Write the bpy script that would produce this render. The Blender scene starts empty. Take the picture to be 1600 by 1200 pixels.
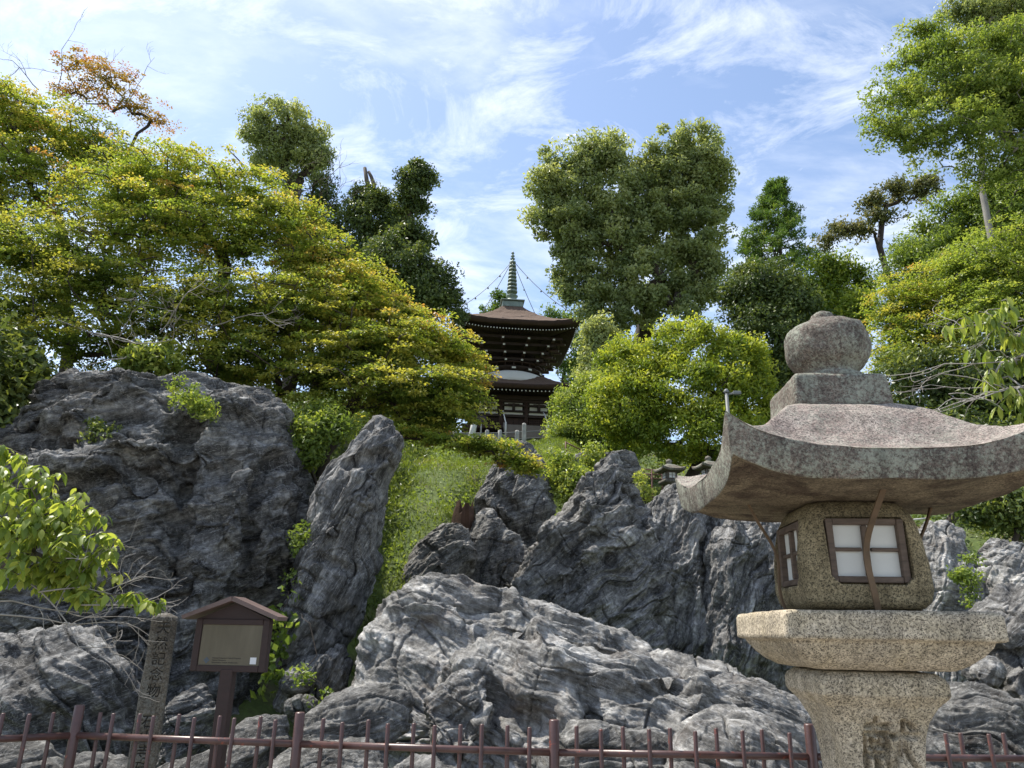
import bpy, bmesh, math, random
import numpy as np
from math import radians as rad, sin, cos, pi
from mathutils import Matrix, Vector

SC = bpy.context.scene
COL = SC.collection
# ------------------------------------------------------------------ camera
F = 1155.0            # focal length in pixels of the 1600 px wide picture
PITCH, ROLL, EYE = rad(18.6), 0.018, 1.6
cam_data = bpy.data.cameras.new('camera')
cam_data.sensor_width = 36.0
cam_data.lens = F / 1600 * 36.0
cam_data.clip_start = 0.05
cam_data.clip_end = 3000
cam = bpy.data.objects.new('camera', cam_data)
COL.objects.link(cam)
CM = Matrix.Rotation(pi / 2 + PITCH, 4, 'X') @ Matrix.Rotation(ROLL, 4, 'Z')
CM.translation = (0, 0, EYE)
cam.matrix_world = CM
SC.camera = cam
RM = np.array(CM.to_3x3())
# ------------------------------------------------------------------ sky and sun
SUN_AZ, SUN_EL = rad(-58), rad(62)      # azimuth clockwise from +Y
w = bpy.data.worlds.new('World')
SC.world = w
w.use_nodes = True
nt = w.node_tree
nt.nodes.clear()
def N(t, typ, **kw):
    n = t.nodes.new(typ)
    for k, v in kw.items():
        if k == 'inp':
            for a, b in v.items():
                n.inputs[a].default_value = b
        else:
            setattr(n, k, v)
    return n
def L(t, a, ao, b, bi):
    t.links.new(a.outputs[ao], b.inputs[bi])
def ramp(t, stops, interp='LINEAR'):
    n = t.nodes.new('ShaderNodeValToRGB')
    n.color_ramp.interpolation = interp
    e = n.color_ramp.elements
    while len(e) < len(stops):
        e.new(0.5)
    for i, (p, c) in enumerate(stops):
        e[i].position = p
        e[i].color = (c, c, c, 1) if isinstance(c, (int, float)) else (c[0], c[1], c[2], 1)
    return n
sky = N(nt, 'ShaderNodeTexSky', sky_type='NISHITA', sun_disc=False, sun_elevation=SUN_EL, sun_rotation=SUN_AZ,
        altitude=100, air_density=1.0, dust_density=0.8, ozone_density=0.55)
tc = N(nt, 'ShaderNodeTexCoord')
sep = N(nt, 'ShaderNodeSeparateXYZ')
L(nt, tc, 'Generated', sep, 0)
zz = N(nt, 'ShaderNodeMath', operation='MAXIMUM', inp={1: 0.0})
L(nt, sep, 'Z', zz, 0)
za = N(nt, 'ShaderNodeMath', operation='ADD', inp={1: 0.22})
L(nt, zz, 0, za, 0)
dx = N(nt, 'ShaderNodeMath', operation='DIVIDE'); L(nt, sep, 'X', dx, 0); L(nt, za, 0, dx, 1)
dy = N(nt, 'ShaderNodeMath', operation='DIVIDE'); L(nt, sep, 'Y', dy, 0); L(nt, za, 0, dy, 1)
cmb = N(nt, 'ShaderNodeCombineXYZ')
L(nt, dx, 0, cmb, 0); L(nt, dy, 0, cmb, 1)
mp = N(nt, 'ShaderNodeMapping', inp={'Rotation': (0, 0, rad(-38)), 'Scale': (1.0, 2.1, 1), 'Location': (5.3, 2.6, 0)})
L(nt, cmb, 0, mp, 0)
n1 = N(nt, 'ShaderNodeTexNoise', inp={'Scale': 1.15, 'Detail': 9, 'Roughness': 0.6, 'Distortion': 0.5})
L(nt, mp, 0, n1, 'Vector')
n2 = N(nt, 'ShaderNodeTexNoise', inp={'Scale': 9.0, 'Detail': 6, 'Roughness': 0.62, 'Distortion': 0.3})
L(nt, mp, 0, n2, 'Vector')
cr = ramp(nt, [(0.48, 0.0), (0.61, 0.34), (0.80, 1.0)])
L(nt, n1, 'Fac', cr, 0)
cr2 = ramp(nt, [(0.32, 0.25), (0.62, 1.0)])
L(nt, n2, 'Fac', cr2, 0)
cm = N(nt, 'ShaderNodeMath', operation='MULTIPLY')
L(nt, cr, 0, cm, 0); L(nt, cr2, 0, cm, 1)
mp3 = N(nt, 'ShaderNodeMapping', inp={'Rotation': (0, 0, rad(28)), 'Scale': (1.0, 1.5, 1), 'Location': (1.3, 4.2, 0)})
L(nt, cmb, 0, mp3, 0)
n3w = N(nt, 'ShaderNodeTexNoise', inp={'Scale': 3.4, 'Detail': 10, 'Roughness': 0.68, 'Distortion': 0.6})
L(nt, mp3, 0, n3w, 'Vector')
cr3 = ramp(nt, [(0.46, 0.0), (0.68, 0.6)])
L(nt, n3w, 'Fac', cr3, 0)
cmx = N(nt, 'ShaderNodeMath', operation='MAXIMUM')
L(nt, cm, 0, cmx, 0); L(nt, cr3, 0, cmx, 1)
cmix = N(nt, 'ShaderNodeMixRGB', inp={'Color2': (6.9, 7.05, 7.2, 1)})
cm2 = N(nt, 'ShaderNodeMath', operation='MULTIPLY_ADD', inp={1: 0.88, 2: 0.02})
L(nt, cmx, 0, cm2, 0)
L(nt, cm2, 0, cmix, 'Fac'); L(nt, sky, 0, cmix, 'Color1')
bg = N(nt, 'ShaderNodeBackground', inp={'Strength': 0.125})
L(nt, cmix, 0, bg, 'Color')
wo = N(nt, 'ShaderNodeOutputWorld')
L(nt, bg, 0, wo, 0)
sd = bpy.data.lights.new('sun', 'SUN')
sd.energy = 4.0
sd.angle = rad(0.6)
sd.color = (1.0, 0.95, 0.86)
sun = bpy.data.objects.new('sun', sd)
COL.objects.link(sun)
SUNV = Vector((sin(SUN_AZ) * cos(SUN_EL), cos(SUN_AZ) * cos(SUN_EL), sin(SUN_EL)))
sun.rotation_euler = SUNV.to_track_quat('Z', 'Y').to_euler()
sun.location = SUNV * 60
SC.view_settings.view_transform = 'Standard'
SC.view_settings.look = 'None'
SC.view_settings.exposure = 0.92
SC.view_settings.gamma = 1.0
SC.view_settings.use_curve_mapping = False
SC.cycles.max_bounces = 6
SC.cycles.diffuse_bounces = 3
SC.cycles.glossy_bounces = 2
SC.cycles.transmission_bounces = 3
SC.cycles.use_denoising = True

# ------------------------------------------------------------------ helpers
def at(px, py, Y):
    """world point at depth Y seen at pixel (px, py) of the 1600 x 1200 picture"""
    r = RM @ np.array([(px - 800) / F, -(py - 600) / F, -1.0])
    return np.array([0, 0, EYE]) + r * (Y / r[1])
def ppm(px, py, Y):
    """metres per pixel there"""
    return float(np.linalg.norm(at(px + 1, py, Y) - at(px, py, Y)))

def hash3(ix, iy, iz, seed):
    U = np.uint32
    h = ix * U(374761393) + iy * U(668265263) + iz * U(2147483647) + U((seed * 1274126177) & 0xFFFFFFFF)
    h = (h ^ (h >> U(13))) * U(1274126177)
    h = (h ^ (h >> U(16))) * U(2246822519)
    return h ^ (h >> U(15))
def vnoise(p, seed=0):
    """gradient noise, about -1..1"""
    p = np.asarray(p, np.float32)
    i = np.floor(p)
    f = p - i
    i = i.astype(np.int32).view(np.uint32)
    u = f * f * f * (f * (f * 6 - 15) + 10)
    fx, fy, fz = (np.ascontiguousarray(f[:, k]) for k in range(3))
    ix, iy, iz = (np.ascontiguousarray(i[:, k]) for k in range(3))
    ux, uy, uz = (np.ascontiguousarray(u[:, k]) for k in range(3))
    k_ = np.float32(1 / 511.5)
    out = np.zeros(len(p), np.float32)
    for dx_ in (0, 1):
        for dy_ in (0, 1):
            for dz_ in (0, 1):
                h = hash3(ix + np.uint32(dx_), iy + np.uint32(dy_), iz + np.uint32(dz_), seed)
                d = ((h & np.uint32(1023)) * k_ - 1) * (fx - dx_)
                d += (((h >> np.uint32(10)) & np.uint32(1023)) * k_ - 1) * (fy - dy_)
                d += (((h >> np.uint32(20)) & np.uint32(1023)) * k_ - 1) * (fz - dz_)
                d *= ux if dx_ else 1 - ux
                d *= uy if dy_ else 1 - uy
                d *= uz if dz_ else 1 - uz
                out += d
    return out * np.float32(1.3)
def fbm(p, oct=4, seed=0, gain=0.5):
    a, s, o = 1.0, 1.0, 0
    for k in range(oct):
        o = o + a * vnoise(p * s + k * 7.3, seed + k)
        a *= gain
        s *= 2.03
    return o

WL = {}                       # world location of each parent
def tag(o, label=None, cat=None, group=None, kind=None):
    if label: o['label'] = label
    if cat: o['category'] = cat
    if group: o['group'] = group
    if kind: o['kind'] = kind
    return o
def thing(name, label, cat, loc, group=None):
    o = bpy.data.objects.new(name, None)
    o.empty_display_size = 0.2
    COL.objects.link(o)
    o.location = tuple(float(c) for c in loc)
    WL[o.name] = np.array(loc, float)
    return tag(o, label, cat, group)
def link(name, me, mat, parent=None, loc=None):
    o = bpy.data.objects.new(name, me)
    COL.objects.link(o)
    if mat is not None and not me.materials:
        me.materials.append(mat)
    wl = np.zeros(3) if loc is None else np.array(loc, float)
    if parent is not None:
        o.parent = parent
        o.location = tuple(wl - WL[parent.name])
    else:
        o.location = tuple(wl)
    WL[o.name] = wl
    return o
def raw_mesh(name, V, Fq, smooth=True):
    """V (n,3); Fq (m,k) array of equal sized faces"""
    me = bpy.data.meshes.new(name)
    V = np.asarray(V, np.float32)
    Fq = np.asarray(Fq, np.int32)
    k = Fq.shape[1]
    me.vertices.add(len(V)); me.vertices.foreach_set('co', V.ravel())
    me.loops.add(Fq.size); me.loops.foreach_set('vertex_index', Fq.ravel())
    me.polygons.add(len(Fq))
    me.polygons.foreach_set('loop_start', np.arange(0, Fq.size, k, dtype=np.int32))
    try:
        me.polygons.foreach_set('loop_total', np.full(len(Fq), k, np.int32))
    except Exception:
        pass
    me.update(calc_edges=True)
    me.polygons.foreach_set('use_smooth', np.full(len(Fq), smooth))
    return me
def attr(me, name, vals, dom='FACE'):
    a = me.attributes.new(name, 'FLOAT', dom)
    a.data.foreach_set('value', np.asarray(vals, np.float32))

class MB:
    """collects simple solids; build() links them as one mesh object"""
    def __init__(s):
        s.v, s.f, s.sm = [], [], []
    def add(s, vs, fs, smooth=False):
        b = len(s.v)
        s.v += [tuple(map(float, q)) for q in vs]
        s.f += [tuple(b + i for i in f) for f in fs]
        s.sm += [smooth] * len(fs)
        return s
    def box(s, c, size, X=(1, 0, 0), Yv=(0, 1, 0), Z=(0, 0, 1), ch=0.0):
        c, X, Yv, Z = (np.array(q, float) for q in (c, X, Yv, Z))
        a, b, d = (q / 2 for q in size)
        if ch <= 0:
            vs = [c + X * a * i + Yv * b * j + Z * d * k for k in (-1, 1) for i, j in ((-1, -1), (1, -1), (1, 1), (-1, 1))]
            return s.add(vs, [(3, 2, 1, 0), (4, 5, 6, 7), (0, 1, 5, 4), (1, 2, 6, 5), (2, 3, 7, 6), (3, 0, 4, 7)])
        # chamfered box: 24 vertices
        vs, idx = [], {}
        for i in (-1, 1):
            for j in (-1, 1):
                for k in (-1, 1):
                    for ax in range(3):
                        q = [i * (a - ch), j * (b - ch), k * (d - ch)]
                        q[ax] = (i, j, k)[ax] * (a, b, d)[ax]
                        idx[(i, j, k, ax)] = len(vs)
                        vs.append(c + X * q[0] + Yv * q[1] + Z * q[2])
        fs = []
        for sgn in (-1, 1):
            o4 = [(-1, -1), (1, -1), (1, 1), (-1, 1)]
            if sgn < 0: o4 = o4[::-1]
            fs.append([idx[(sgn, p, q, 0)] for p, q in o4])
            fs.append([idx[(q, sgn, p, 1)] for p, q in o4])
            fs.append([idx[(p, q, sgn, 2)] for p, q in o4])
        for i in (-1, 1):
            for j in (-1, 1):
                fs.append([idx[(i, j, -1, 0)], idx[(i, j, 1, 0)], idx[(i, j, 1, 1)], idx[(i, j, -1, 1)]][::(-1 if i * j > 0 else 1)])
                fs.append([idx[(-1, i, j, 1)], idx[(1, i, j, 1)], idx[(1, i, j, 2)], idx[(-1, i, j, 2)]][::(-1 if i * j > 0 else 1)])
                fs.append([idx[(i, -1, j, 0)], idx[(i, 1, j, 0)], idx[(i, 1, j, 2)], idx[(i, -1, j, 2)]][::(1 if i * j > 0 else -1)])
        for i in (-1, 1):
            for j in (-1, 1):
                for k in (-1, 1):
                    t = [idx[(i, j, k, 0)], idx[(i, j, k, 1)], idx[(i, j, k, 2)]]
                    fs.append(t if i * j * k > 0 else t[::-1])
        return s.add(vs, fs)
    def tube(s, path, radii, n=6, cap=True, flat=None):
        P = [np.array(p, float) for p in path]
        m = len(P)
        if not hasattr(radii, '__len__'): radii = [radii] * m
        ref = None
        vs, fs = [], []
        for i in range(m):
            t = P[min(i + 1, m - 1)] - P[max(i - 1, 0)]
            t = t / (np.linalg.norm(t) + 1e-9)
            if ref is None:
                ref = np.cross(t, (0, 0, 1.0)) if abs(t[2]) < 0.9 else np.cross(t, (0, 1.0, 0))
            u = ref - t * np.dot(ref, t)
            u /= np.linalg.norm(u) + 1e-9
            ref = u
            v = np.cross(t, u)
            for k in range(n):
                a = 2 * pi * k / n
                vs.append(P[i] + radii[i] * (u * cos(a) + v * sin(a)))
        for i in range(m - 1):
            for k in range(n):
                a, b = i * n + k, i * n + (k + 1) % n
                fs.append((a, b, b + n, a + n))
        b = len(s.v)
        s.add(vs, fs, True)
        if cap:
            s.f += [tuple(b + k for k in range(n))[::-1], tuple(b + (m - 1) * n + k for k in range(n))]
            s.sm += [False, False]
        return s
    def lathe(s, c, prof, n=24):
        c = np.array(c, float)
        vs = [c + (r * cos(2 * pi * k / n), r * sin(2 * pi * k / n), z) for r, z in prof for k in range(n)]
        fs = [(i * n + k, i * n + (k + 1) % n, (i + 1) * n + (k + 1) % n, (i + 1) * n + k) for i in range(len(prof) - 1) for k in range(n)]
        b = len(s.v)
        s.add(vs, fs, True)
        s.f += [tuple(b + k for k in range(n))[::-1], tuple(b + (len(prof) - 1) * n + k for k in range(n))]
        s.sm += [False, False]
        return s
    def prism(s, poly, off):
        """poly: list of 3d points (ccw seen from +off side), extruded by off"""
        off = np.array(off, float)
        n = len(poly)
        vs = [np.array(p, float) for p in poly] + [np.array(p, float) + off for p in poly]
        return s.add(vs, [tuple(range(n))[::-1], tuple(range(n, 2 * n))] + [(i, (i + 1) % n, n + (i + 1) % n, n + i) for i in range(n)])
    def mesh(s, name, shift=(0, 0, 0)):
        me = bpy.data.meshes.new(name)
        sh = np.array(shift, float)
        me.from_pydata([tuple(np.array(q) - sh) for q in s.v], [], s.f)
        me.polygons.foreach_set('use_smooth', s.sm)
        me.update()
        return me
    def build(s, name, mat, parent=None, loc=None):
        if loc is None:
            loc = np.mean(np.array(s.v), axis=0)
        return link(name, s.mesh(name, loc), mat, parent, loc)

# ------------------------------------------------------------------ materials
def newmat(name):
    m = bpy.data.materials.new(name)
    m.use_nodes = True
    t = m.node_tree
    t.nodes.clear()
    out = N(t, 'ShaderNodeOutputMaterial')
    b = N(t, 'ShaderNodeBsdfPrincipled')
    L(t, b, 0, out, 0)
    return m, t, b, out
def coords(t, kind='Object', scale=(1, 1, 1), rot=(0, 0, 0)):
    c = N(t, 'ShaderNodeTexCoord')
    m = N(t, 'ShaderNodeMapping', inp={'Scale': scale, 'Rotation': rot})
    L(t, c, kind, m, 0)
    return m
def tilted(t, stretch, rot):
    """object coordinates turned into the layers' own frame, then stretched there"""
    c = N(t, 'ShaderNodeTexCoord')
    m = N(t, 'ShaderNodeMapping', vector_type='TEXTURE', inp={'Scale': tuple(1 / q for q in stretch), 'Rotation': rot})
    L(t, c, 'Object', m, 0)
    return m
def noise(t, vec, scale, detail=5, rough=0.55, dist=0.0):
    n = N(t, 'ShaderNodeTexNoise', inp={'Scale': scale, 'Detail': detail, 'Roughness': rough, 'Distortion': dist})
    L(t, vec, 0, n, 'Vector')
    return n
def mix(t, fac, c1, c2, mode='MIX'):
    n = N(t, 'ShaderNodeMixRGB', blend_type=mode)
    for key, c in (('Fac', fac), ('Color1', c1), ('Color2', c2)):
        if isinstance(c, (int, float)): n.inputs[key].default_value = c if key == 'Fac' else (c, c, c, 1)
        elif isinstance(c, tuple): n.inputs[key].default_value = (*c, 1)
        else: L(t, c, 0, n, key)
    return n
def bump(t, b, hs, prev=None):
    """hs: list of (node, strength, distance) chained"""
    last = None
    for h, st, di in hs:
        n = N(t, 'ShaderNodeBump', inp={'Strength': st, 'Distance': di})
        L(t, h, 0, n, 'Height')
        if last: L(t, last, 0, n, 'Normal')
        last = n
    L(t, last, 0, b, 'Normal')
def simple(name, col, rough=0.7, var=0.25, scale=6, bumpd=0.004, metal=0.0, stretch=(1, 1, 1)):
    m, t, b, o = newmat(name)
    v = coords(t, 'Object', stretch)
    n = noise(t, v, scale, 6, 0.6)
    r = ramp(t, [(0.25, tuple(c * (1 - var) for c in col)), (0.75, tuple(c * (1 + var) for c in col))])
    L(t, n, 0, r, 0)
    L(t, r, 0, b, 'Base Color')
    b.inputs['Roughness'].default_value = rough
    b.inputs['Metallic'].default_value = metal
    n2 = noise(t, v, scale * 8, 4)
    bump(t, b, [(n2, 0.5, bumpd)])
    return m

def rock_mat(name, dark, mid, light, strata_rot, vein=0.5, pale=0.5, warm=0.0):
    m, t, b, o = newmat(name)
    v = coords(t)
    vs = tilted(t, (0.9, 0.9, 5.5), strata_rot)
    vs2 = tilted(t, (0.8, 0.8, 2.8), strata_rot)
    n1 = noise(t, v, 1.3, 9, 0.62, 0.4)
    n2 = noise(t, vs, 1.6, 9, 0.66, 0.9)        # banded along the layers
    n3 = noise(t, v, 14, 8, 0.7)
    n4 = noise(t, vs, 5.0, 8, 0.7, 1.6)
    r1 = ramp(t, [(0.36, dark), (0.50, mid), (0.66, light)])
    mm = mix(t, 0.66, n1, n2)
    L(t, mm, 0, r1, 0)
    r3 = ramp(t, [(0.30, 0.42), (0.5, 0.95), (0.68, 1.7)])
    L(t, n3, 0, r3, 0)
    c = mix(t, 1.0, r1, r3, 'MULTIPLY')
    # per layer tone stored on the mesh
    a = N(t, 'ShaderNodeAttribute', attribute_name='band')
    ra = ramp(t, [(0.0, 0.72), (0.6, 1.0), (1.0, 1.5)])
    L(t, a, 'Fac', ra, 0)
    c = mix(t, 1.0, c, ra, 'MULTIPLY')
    # pale calcite and lichen patches, fine veins
    rp = ramp(t, [(0.56, 0.0), (0.68, pale)])
    L(t, n4, 0, rp, 0)
    c = mix(t, rp, c, tuple(min(0.6, x * 1.35) for x in light))
    nv = noise(t, vs, 2.3, 6, 0.55, 2.2)
    rv = ramp(t, [(0.488, 0.0), (0.5, vein), (0.512, 0.0)])
    L(t, nv, 0, rv, 0)
    c = mix(t, rv, c, (0.42, 0.42, 0.41))
    nv2 = noise(t, tilted(t, (2.2, 2.2, 0.8), strata_rot), 1.4, 7, 0.6, 1.4)
    rv2 = ramp(t, [(0.494, 0.0), (0.5, vein), (0.506, 0.0)])
    L(t, nv2, 0, rv2, 0)
    c = mix(t, rv2, c, (0.45, 0.445, 0.43))
    if warm > 0:
        nw = noise(t, v, 2.2, 7, 0.6, 0.6)
        rw = ramp(t, [(0.54, 0.0), (0.68, warm)])
        L(t, nw, 0, rw, 0)
        c = mix(t, rw, c, (0.16, 0.105, 0.07))
    ns = noise(t, coords(t, 'Object', (3.5, 3.5, 0.5)), 2.0, 8, 0.65, 0.3)   # dark water streaks
    rs = ramp(t, [(0.50, 1.0), (0.66, 0.55)])
    L(t, ns, 0, rs, 0)
    c = mix(t, 1.0, c, rs, 'MULTIPLY')
    L(t, c, 0, b, 'Base Color')
    b.inputs['Roughness'].default_value = 0.82
    b.inputs['Specular IOR Level'].default_value = 0.3
    nb = noise(t, vs, 7.0, 9, 0.72, 0.8)
    nr_ = N(t, 'ShaderNodeTexNoise', noise_type='RIDGED_MULTIFRACTAL', inp={'Scale': 3.2, 'Detail': 8, 'Roughness': 0.62, 'Distortion': 0.5})
    L(t, vs2, 0, nr_, 'Vector')
    vo = N(t, 'ShaderNodeTexVoronoi', feature='DISTANCE_TO_EDGE', inp={'Scale': 2.6})
    wv = mix(t, 0.16, v, n1, 'ADD')
    L(t, wv, 0, vo, 'Vector')
    rvv = ramp(t, [(0.0, 0.0), (0.035, 1.0)])
    L(t, vo, 'Distance', rvv, 0)
    bump(t, b, [(rvv, 0.3, 0.03), (nr_, 0.8, 0.06), (nb, 0.8, 0.05), (n3, 1.0, 0.03)])
    return m
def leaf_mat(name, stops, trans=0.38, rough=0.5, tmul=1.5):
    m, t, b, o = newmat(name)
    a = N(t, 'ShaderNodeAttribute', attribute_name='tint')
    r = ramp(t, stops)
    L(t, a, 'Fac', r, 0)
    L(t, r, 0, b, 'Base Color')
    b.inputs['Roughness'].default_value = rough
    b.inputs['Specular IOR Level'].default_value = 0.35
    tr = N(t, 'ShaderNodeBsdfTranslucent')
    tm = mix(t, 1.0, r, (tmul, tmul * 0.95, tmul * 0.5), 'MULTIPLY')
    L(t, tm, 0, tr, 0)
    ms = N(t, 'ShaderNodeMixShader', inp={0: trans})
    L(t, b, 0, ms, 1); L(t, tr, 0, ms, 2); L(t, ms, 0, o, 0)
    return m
def granite_mat(name, base, dark, grain, lichen=None, lich_amt=0.0, stain=None, stain_amt=0.0, gscale=230):
    m, t, b, o = newmat(name)
    v = coords(t)
    n1 = noise(t, v, 3.2, 6, 0.6, 0.3)
    r1 = ramp(t, [(0.3, tuple(c * 0.72 for c in base)), (0.7, tuple(c * 1.2 for c in base))])
    L(t, n1, 0, r1, 0)
    c = r1
    if stain:
        nst = noise(t, v, 5.5, 8, 0.65, 0.5)
        rs = ramp(t, [(0.42, 0.0), (0.62, stain_amt)])
        L(t, nst, 0, rs, 0)
        c = mix(t, rs, c, stain)
    ng = N(t, 'ShaderNodeTexVoronoi', inp={'Scale': gscale})
    L(t, v, 0, ng, 'Vector')
    rg = ramp(t, [(0.0, 0.0), (0.22, 0.0), (0.30, 1.0)])
    sepc = N(t, 'ShaderNodeSeparateColor'); L(t, ng, 'Color', sepc, 0)
    L(t, sepc, 0, rg, 0)
    cg = mix(t, rg, dark, c)
    c = mix(t, grain, c, cg)
    ng2 = noise(t, v, 90, 4, 0.7)
    rg2 = ramp(t, [(0.34, 0.40), (0.66, 1.6)])
    L(t, ng2, 0, rg2, 0)
    c = mix(t, 0.8, c, mix(t, 1.0, c, rg2, 'MULTIPLY'))
    if lichen:
        nl = noise(t, v, 62, 9, 0.78, 0.2)
        nl2 = noise(t, v, 4.5, 5, 0.6)
        ml = mix(t, 0.34, nl, nl2)
        rl = ramp(t, [(0.47, 0.0), (0.57, lich_amt)])
        L(t, ml, 0, rl, 0)
        c = mix(t, rl, c, lichen)
    nstk = noise(t, coords(t, 'Object', (9, 9, 0.8)), 1.6, 7, 0.65, 0.2)       # rain streaks
    rstk = ramp(t, [(0.38, 1.12), (0.52, 1.0), (0.68, 0.62)])
    L(t, nstk, 0, rstk, 0)
    c = mix(t, 0.85, c, mix(t, 1.0, c, rstk, 'MULTIPLY'))
    L(t, c, 0, b, 'Base Color')
    b.inputs['Roughness'].default_value = 0.9
    b.inputs['Specular IOR Level'].default_value = 0.2
    nb = noise(t, v, 55, 6, 0.7)
    nb2 = noise(t, v, 9, 6, 0.6)
    bump(t, b, [(nb2, 0.6, 0.012), (nb, 0.9, 0.005)])
    return m

ROT1 = (rad(8), rad(-18), 0)
ROT2 = (rad(-8), rad(-40), 0)
ROT3 = (rad(8), rad(-64), 0)
ROT4 = (rad(6), rad(20), 0)
M = {}
M['rock_dark'] = rock_mat('rock_dark', (0.036, 0.034, 0.034), (0.128, 0.124, 0.119), (0.42, 0.41, 0.39), ROT1, 0.75, 0.7)
M['rock_dark2'] = rock_mat('rock_dark_tilted', (0.042, 0.040, 0.039), (0.155, 0.149, 0.141), (0.43, 0.418, 0.395), ROT2, 0.75, 0.7)
M['rock_steep'] = rock_mat('rock_steep', (0.040, 0.038, 0.038), (0.145, 0.140, 0.134), (0.42, 0.41, 0.39), ROT3, 0.75, 0.7)
M['rock_pale'] = rock_mat('rock_pale', (0.055, 0.051, 0.046), (0.245, 0.236, 0.22), (0.60, 0.583, 0.55), ROT4, 0.7, 0.8, 0.35)
M['rock_mid'] = rock_mat('rock_mid', (0.045, 0.043, 0.040), (0.15, 0.146, 0.137), (0.42, 0.408, 0.38), ROT1, 0.6, 0.6, 0.2)
M['granite'] = granite_mat('granite_warm', (0.46, 0.395, 0.30), (0.06, 0.05, 0.04), 0.75, stain=(0.30, 0.24, 0.13), stain_amt=0.35)
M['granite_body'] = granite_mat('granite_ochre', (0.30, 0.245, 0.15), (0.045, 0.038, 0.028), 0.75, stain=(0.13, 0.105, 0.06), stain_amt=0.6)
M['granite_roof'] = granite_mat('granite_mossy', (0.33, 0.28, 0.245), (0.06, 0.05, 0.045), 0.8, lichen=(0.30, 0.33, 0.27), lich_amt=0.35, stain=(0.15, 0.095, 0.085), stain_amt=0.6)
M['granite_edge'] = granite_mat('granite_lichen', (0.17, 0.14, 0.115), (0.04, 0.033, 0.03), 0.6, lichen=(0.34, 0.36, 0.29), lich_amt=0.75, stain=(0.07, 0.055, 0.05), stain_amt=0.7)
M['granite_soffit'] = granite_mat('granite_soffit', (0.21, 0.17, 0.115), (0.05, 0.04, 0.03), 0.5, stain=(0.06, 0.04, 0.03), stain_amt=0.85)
M['bark'] = simple('bark_dark', (0.045, 0.034, 0.026), 0.9, 0.4, 9, 0.02, stretch=(1, 1, 0.25))
M['bark_grey'] = simple('bark_grey', (0.20, 0.185, 0.16), 0.9, 0.35, 9, 0.015, stretch=(1, 1, 0.3))
M['bark_mid'] = simple('bark_mid', (0.095, 0.078, 0.06), 0.9, 0.4, 9, 0.02, stretch=(1, 1, 0.3))
M['twig'] = simple('dead_twig', (0.30, 0.275, 0.245), 0.9, 0.3, 12, 0.002)
M['wood_frame'] = simple('window_wood', (0.115, 0.082, 0.062), 0.75, 0.4, 14, 0.003, stretch=(1, 1, 4))
M['strap'] = simple('strap_wood', (0.12, 0.075, 0.04), 0.7, 0.4, 12, 0.002)
M['paper'] = simple('window_paper', (0.66, 0.66, 0.63), 0.85, 0.06, 5, 0.001)
M['sign_wood'] = simple('sign_brown_paint', (0.030, 0.014, 0.012), 0.62, 0.25, 8, 0.002, stretch=(1, 1, 3))
M['sign_roof'] = simple('sign_roof_copper', (0.13, 0.085, 0.075), 0.42, 0.3, 8, 0.002)
M['sign_plate'] = simple('sign_bronze_plate', (0.115, 0.10, 0.072), 0.45, 0.2, 3, 0.0005, 0.5, stretch=(4, 1, 1))
M['print'] = simple('sign_print', (0.035, 0.03, 0.025), 0.7, 0.1)
M['blue'] = simple('sign_emblem_blue', (0.075, 0.10, 0.13), 0.7, 0.1)
M['white'] = simple('sticker_white', (0.66, 0.67, 0.68), 0.6, 0.04)
M['old_stone'] = granite_mat('weathered_pillar', (0.12, 0.102, 0.08), (0.03, 0.03, 0.028), 0.4, lichen=(0.26, 0.26, 0.235), lich_amt=0.5, stain=(0.065, 0.055, 0.045), stain_amt=0.8, gscale=120)
M['engrave'] = simple('engraved_dark', (0.045, 0.041, 0.036), 0.95, 0.3, 20)
def fence_mat():
    m, t, b, o = newmat('fence_paint')
    v = coords(t)
    n = noise(t, v, 9, 7, 0.7)
    g = N(t, 'ShaderNodeNewGeometry')
    n2 = N(t, 'ShaderNodeTexNoise', inp={'Scale': 22, 'Detail': 5, 'Roughness': 0.7}); L(t, g, 'Position', n2, 'Vector')
    r = ramp(t, [(0.3, (0.055, 0.028, 0.025)), (0.7, (0.105, 0.052, 0.045))])
    L(t, n, 0, r, 0)
    r2 = ramp(t, [(0.61, 0.0), (0.66, 0.8)])
    L(t, n2, 0, r2, 0)
    c = mix(t, r2, r, (0.26, 0.06, 0.035))
    L(t, c, 0, b, 'Base Color')
    b.inputs['Roughness'].default_value = 0.38
    bump(t, b, [(n2, 0.5, 0.002)])
    return m
M['fence'] = fence_mat()
M['red_rail'] = simple('rusty_rail', (0.14, 0.06, 0.045), 0.7, 0.3)
M['white_rail'] = simple('pale_rail', (0.55, 0.54, 0.5), 0.6, 0.1)
M['concrete'] = simple('concrete_post', (0.34, 0.33, 0.30), 0.9, 0.3, 8, 0.006)
# pagoda
M['timber'] = simple('temple_timber', (0.030, 0.016, 0.011), 0.75, 0.35, 5, 0.01)
M['timber_red'] = simple('temple_timber_red', (0.045, 0.022, 0.015), 0.75, 0.35, 5, 0.01)
M['timber_grey'] = simple('step_timber', (0.17, 0.145, 0.12), 0.85, 0.35, 5, 0.01, stretch=(0.3, 1, 4))
M['plaster'] = simple('temple_plaster', (0.66, 0.65, 0.60), 0.9, 0.06, 2, 0.002)
M['bark_roof'] = simple('cypress_bark_roof', (0.115, 0.072, 0.048), 0.95, 0.35, 3, 0.03, stretch=(1, 1, 9))
M['verdigris'] = simple('verdigris_copper', (0.19, 0.235, 0.20), 0.6, 0.35, 3, 0.01, 0.2)
M['chain'] = simple('finial_chain', (0.14, 0.15, 0.15), 0.6, 0.2)
M['bronze_bell'] = simple('pale_bell', (0.42, 0.45, 0.40), 0.6, 0.1)
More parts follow.
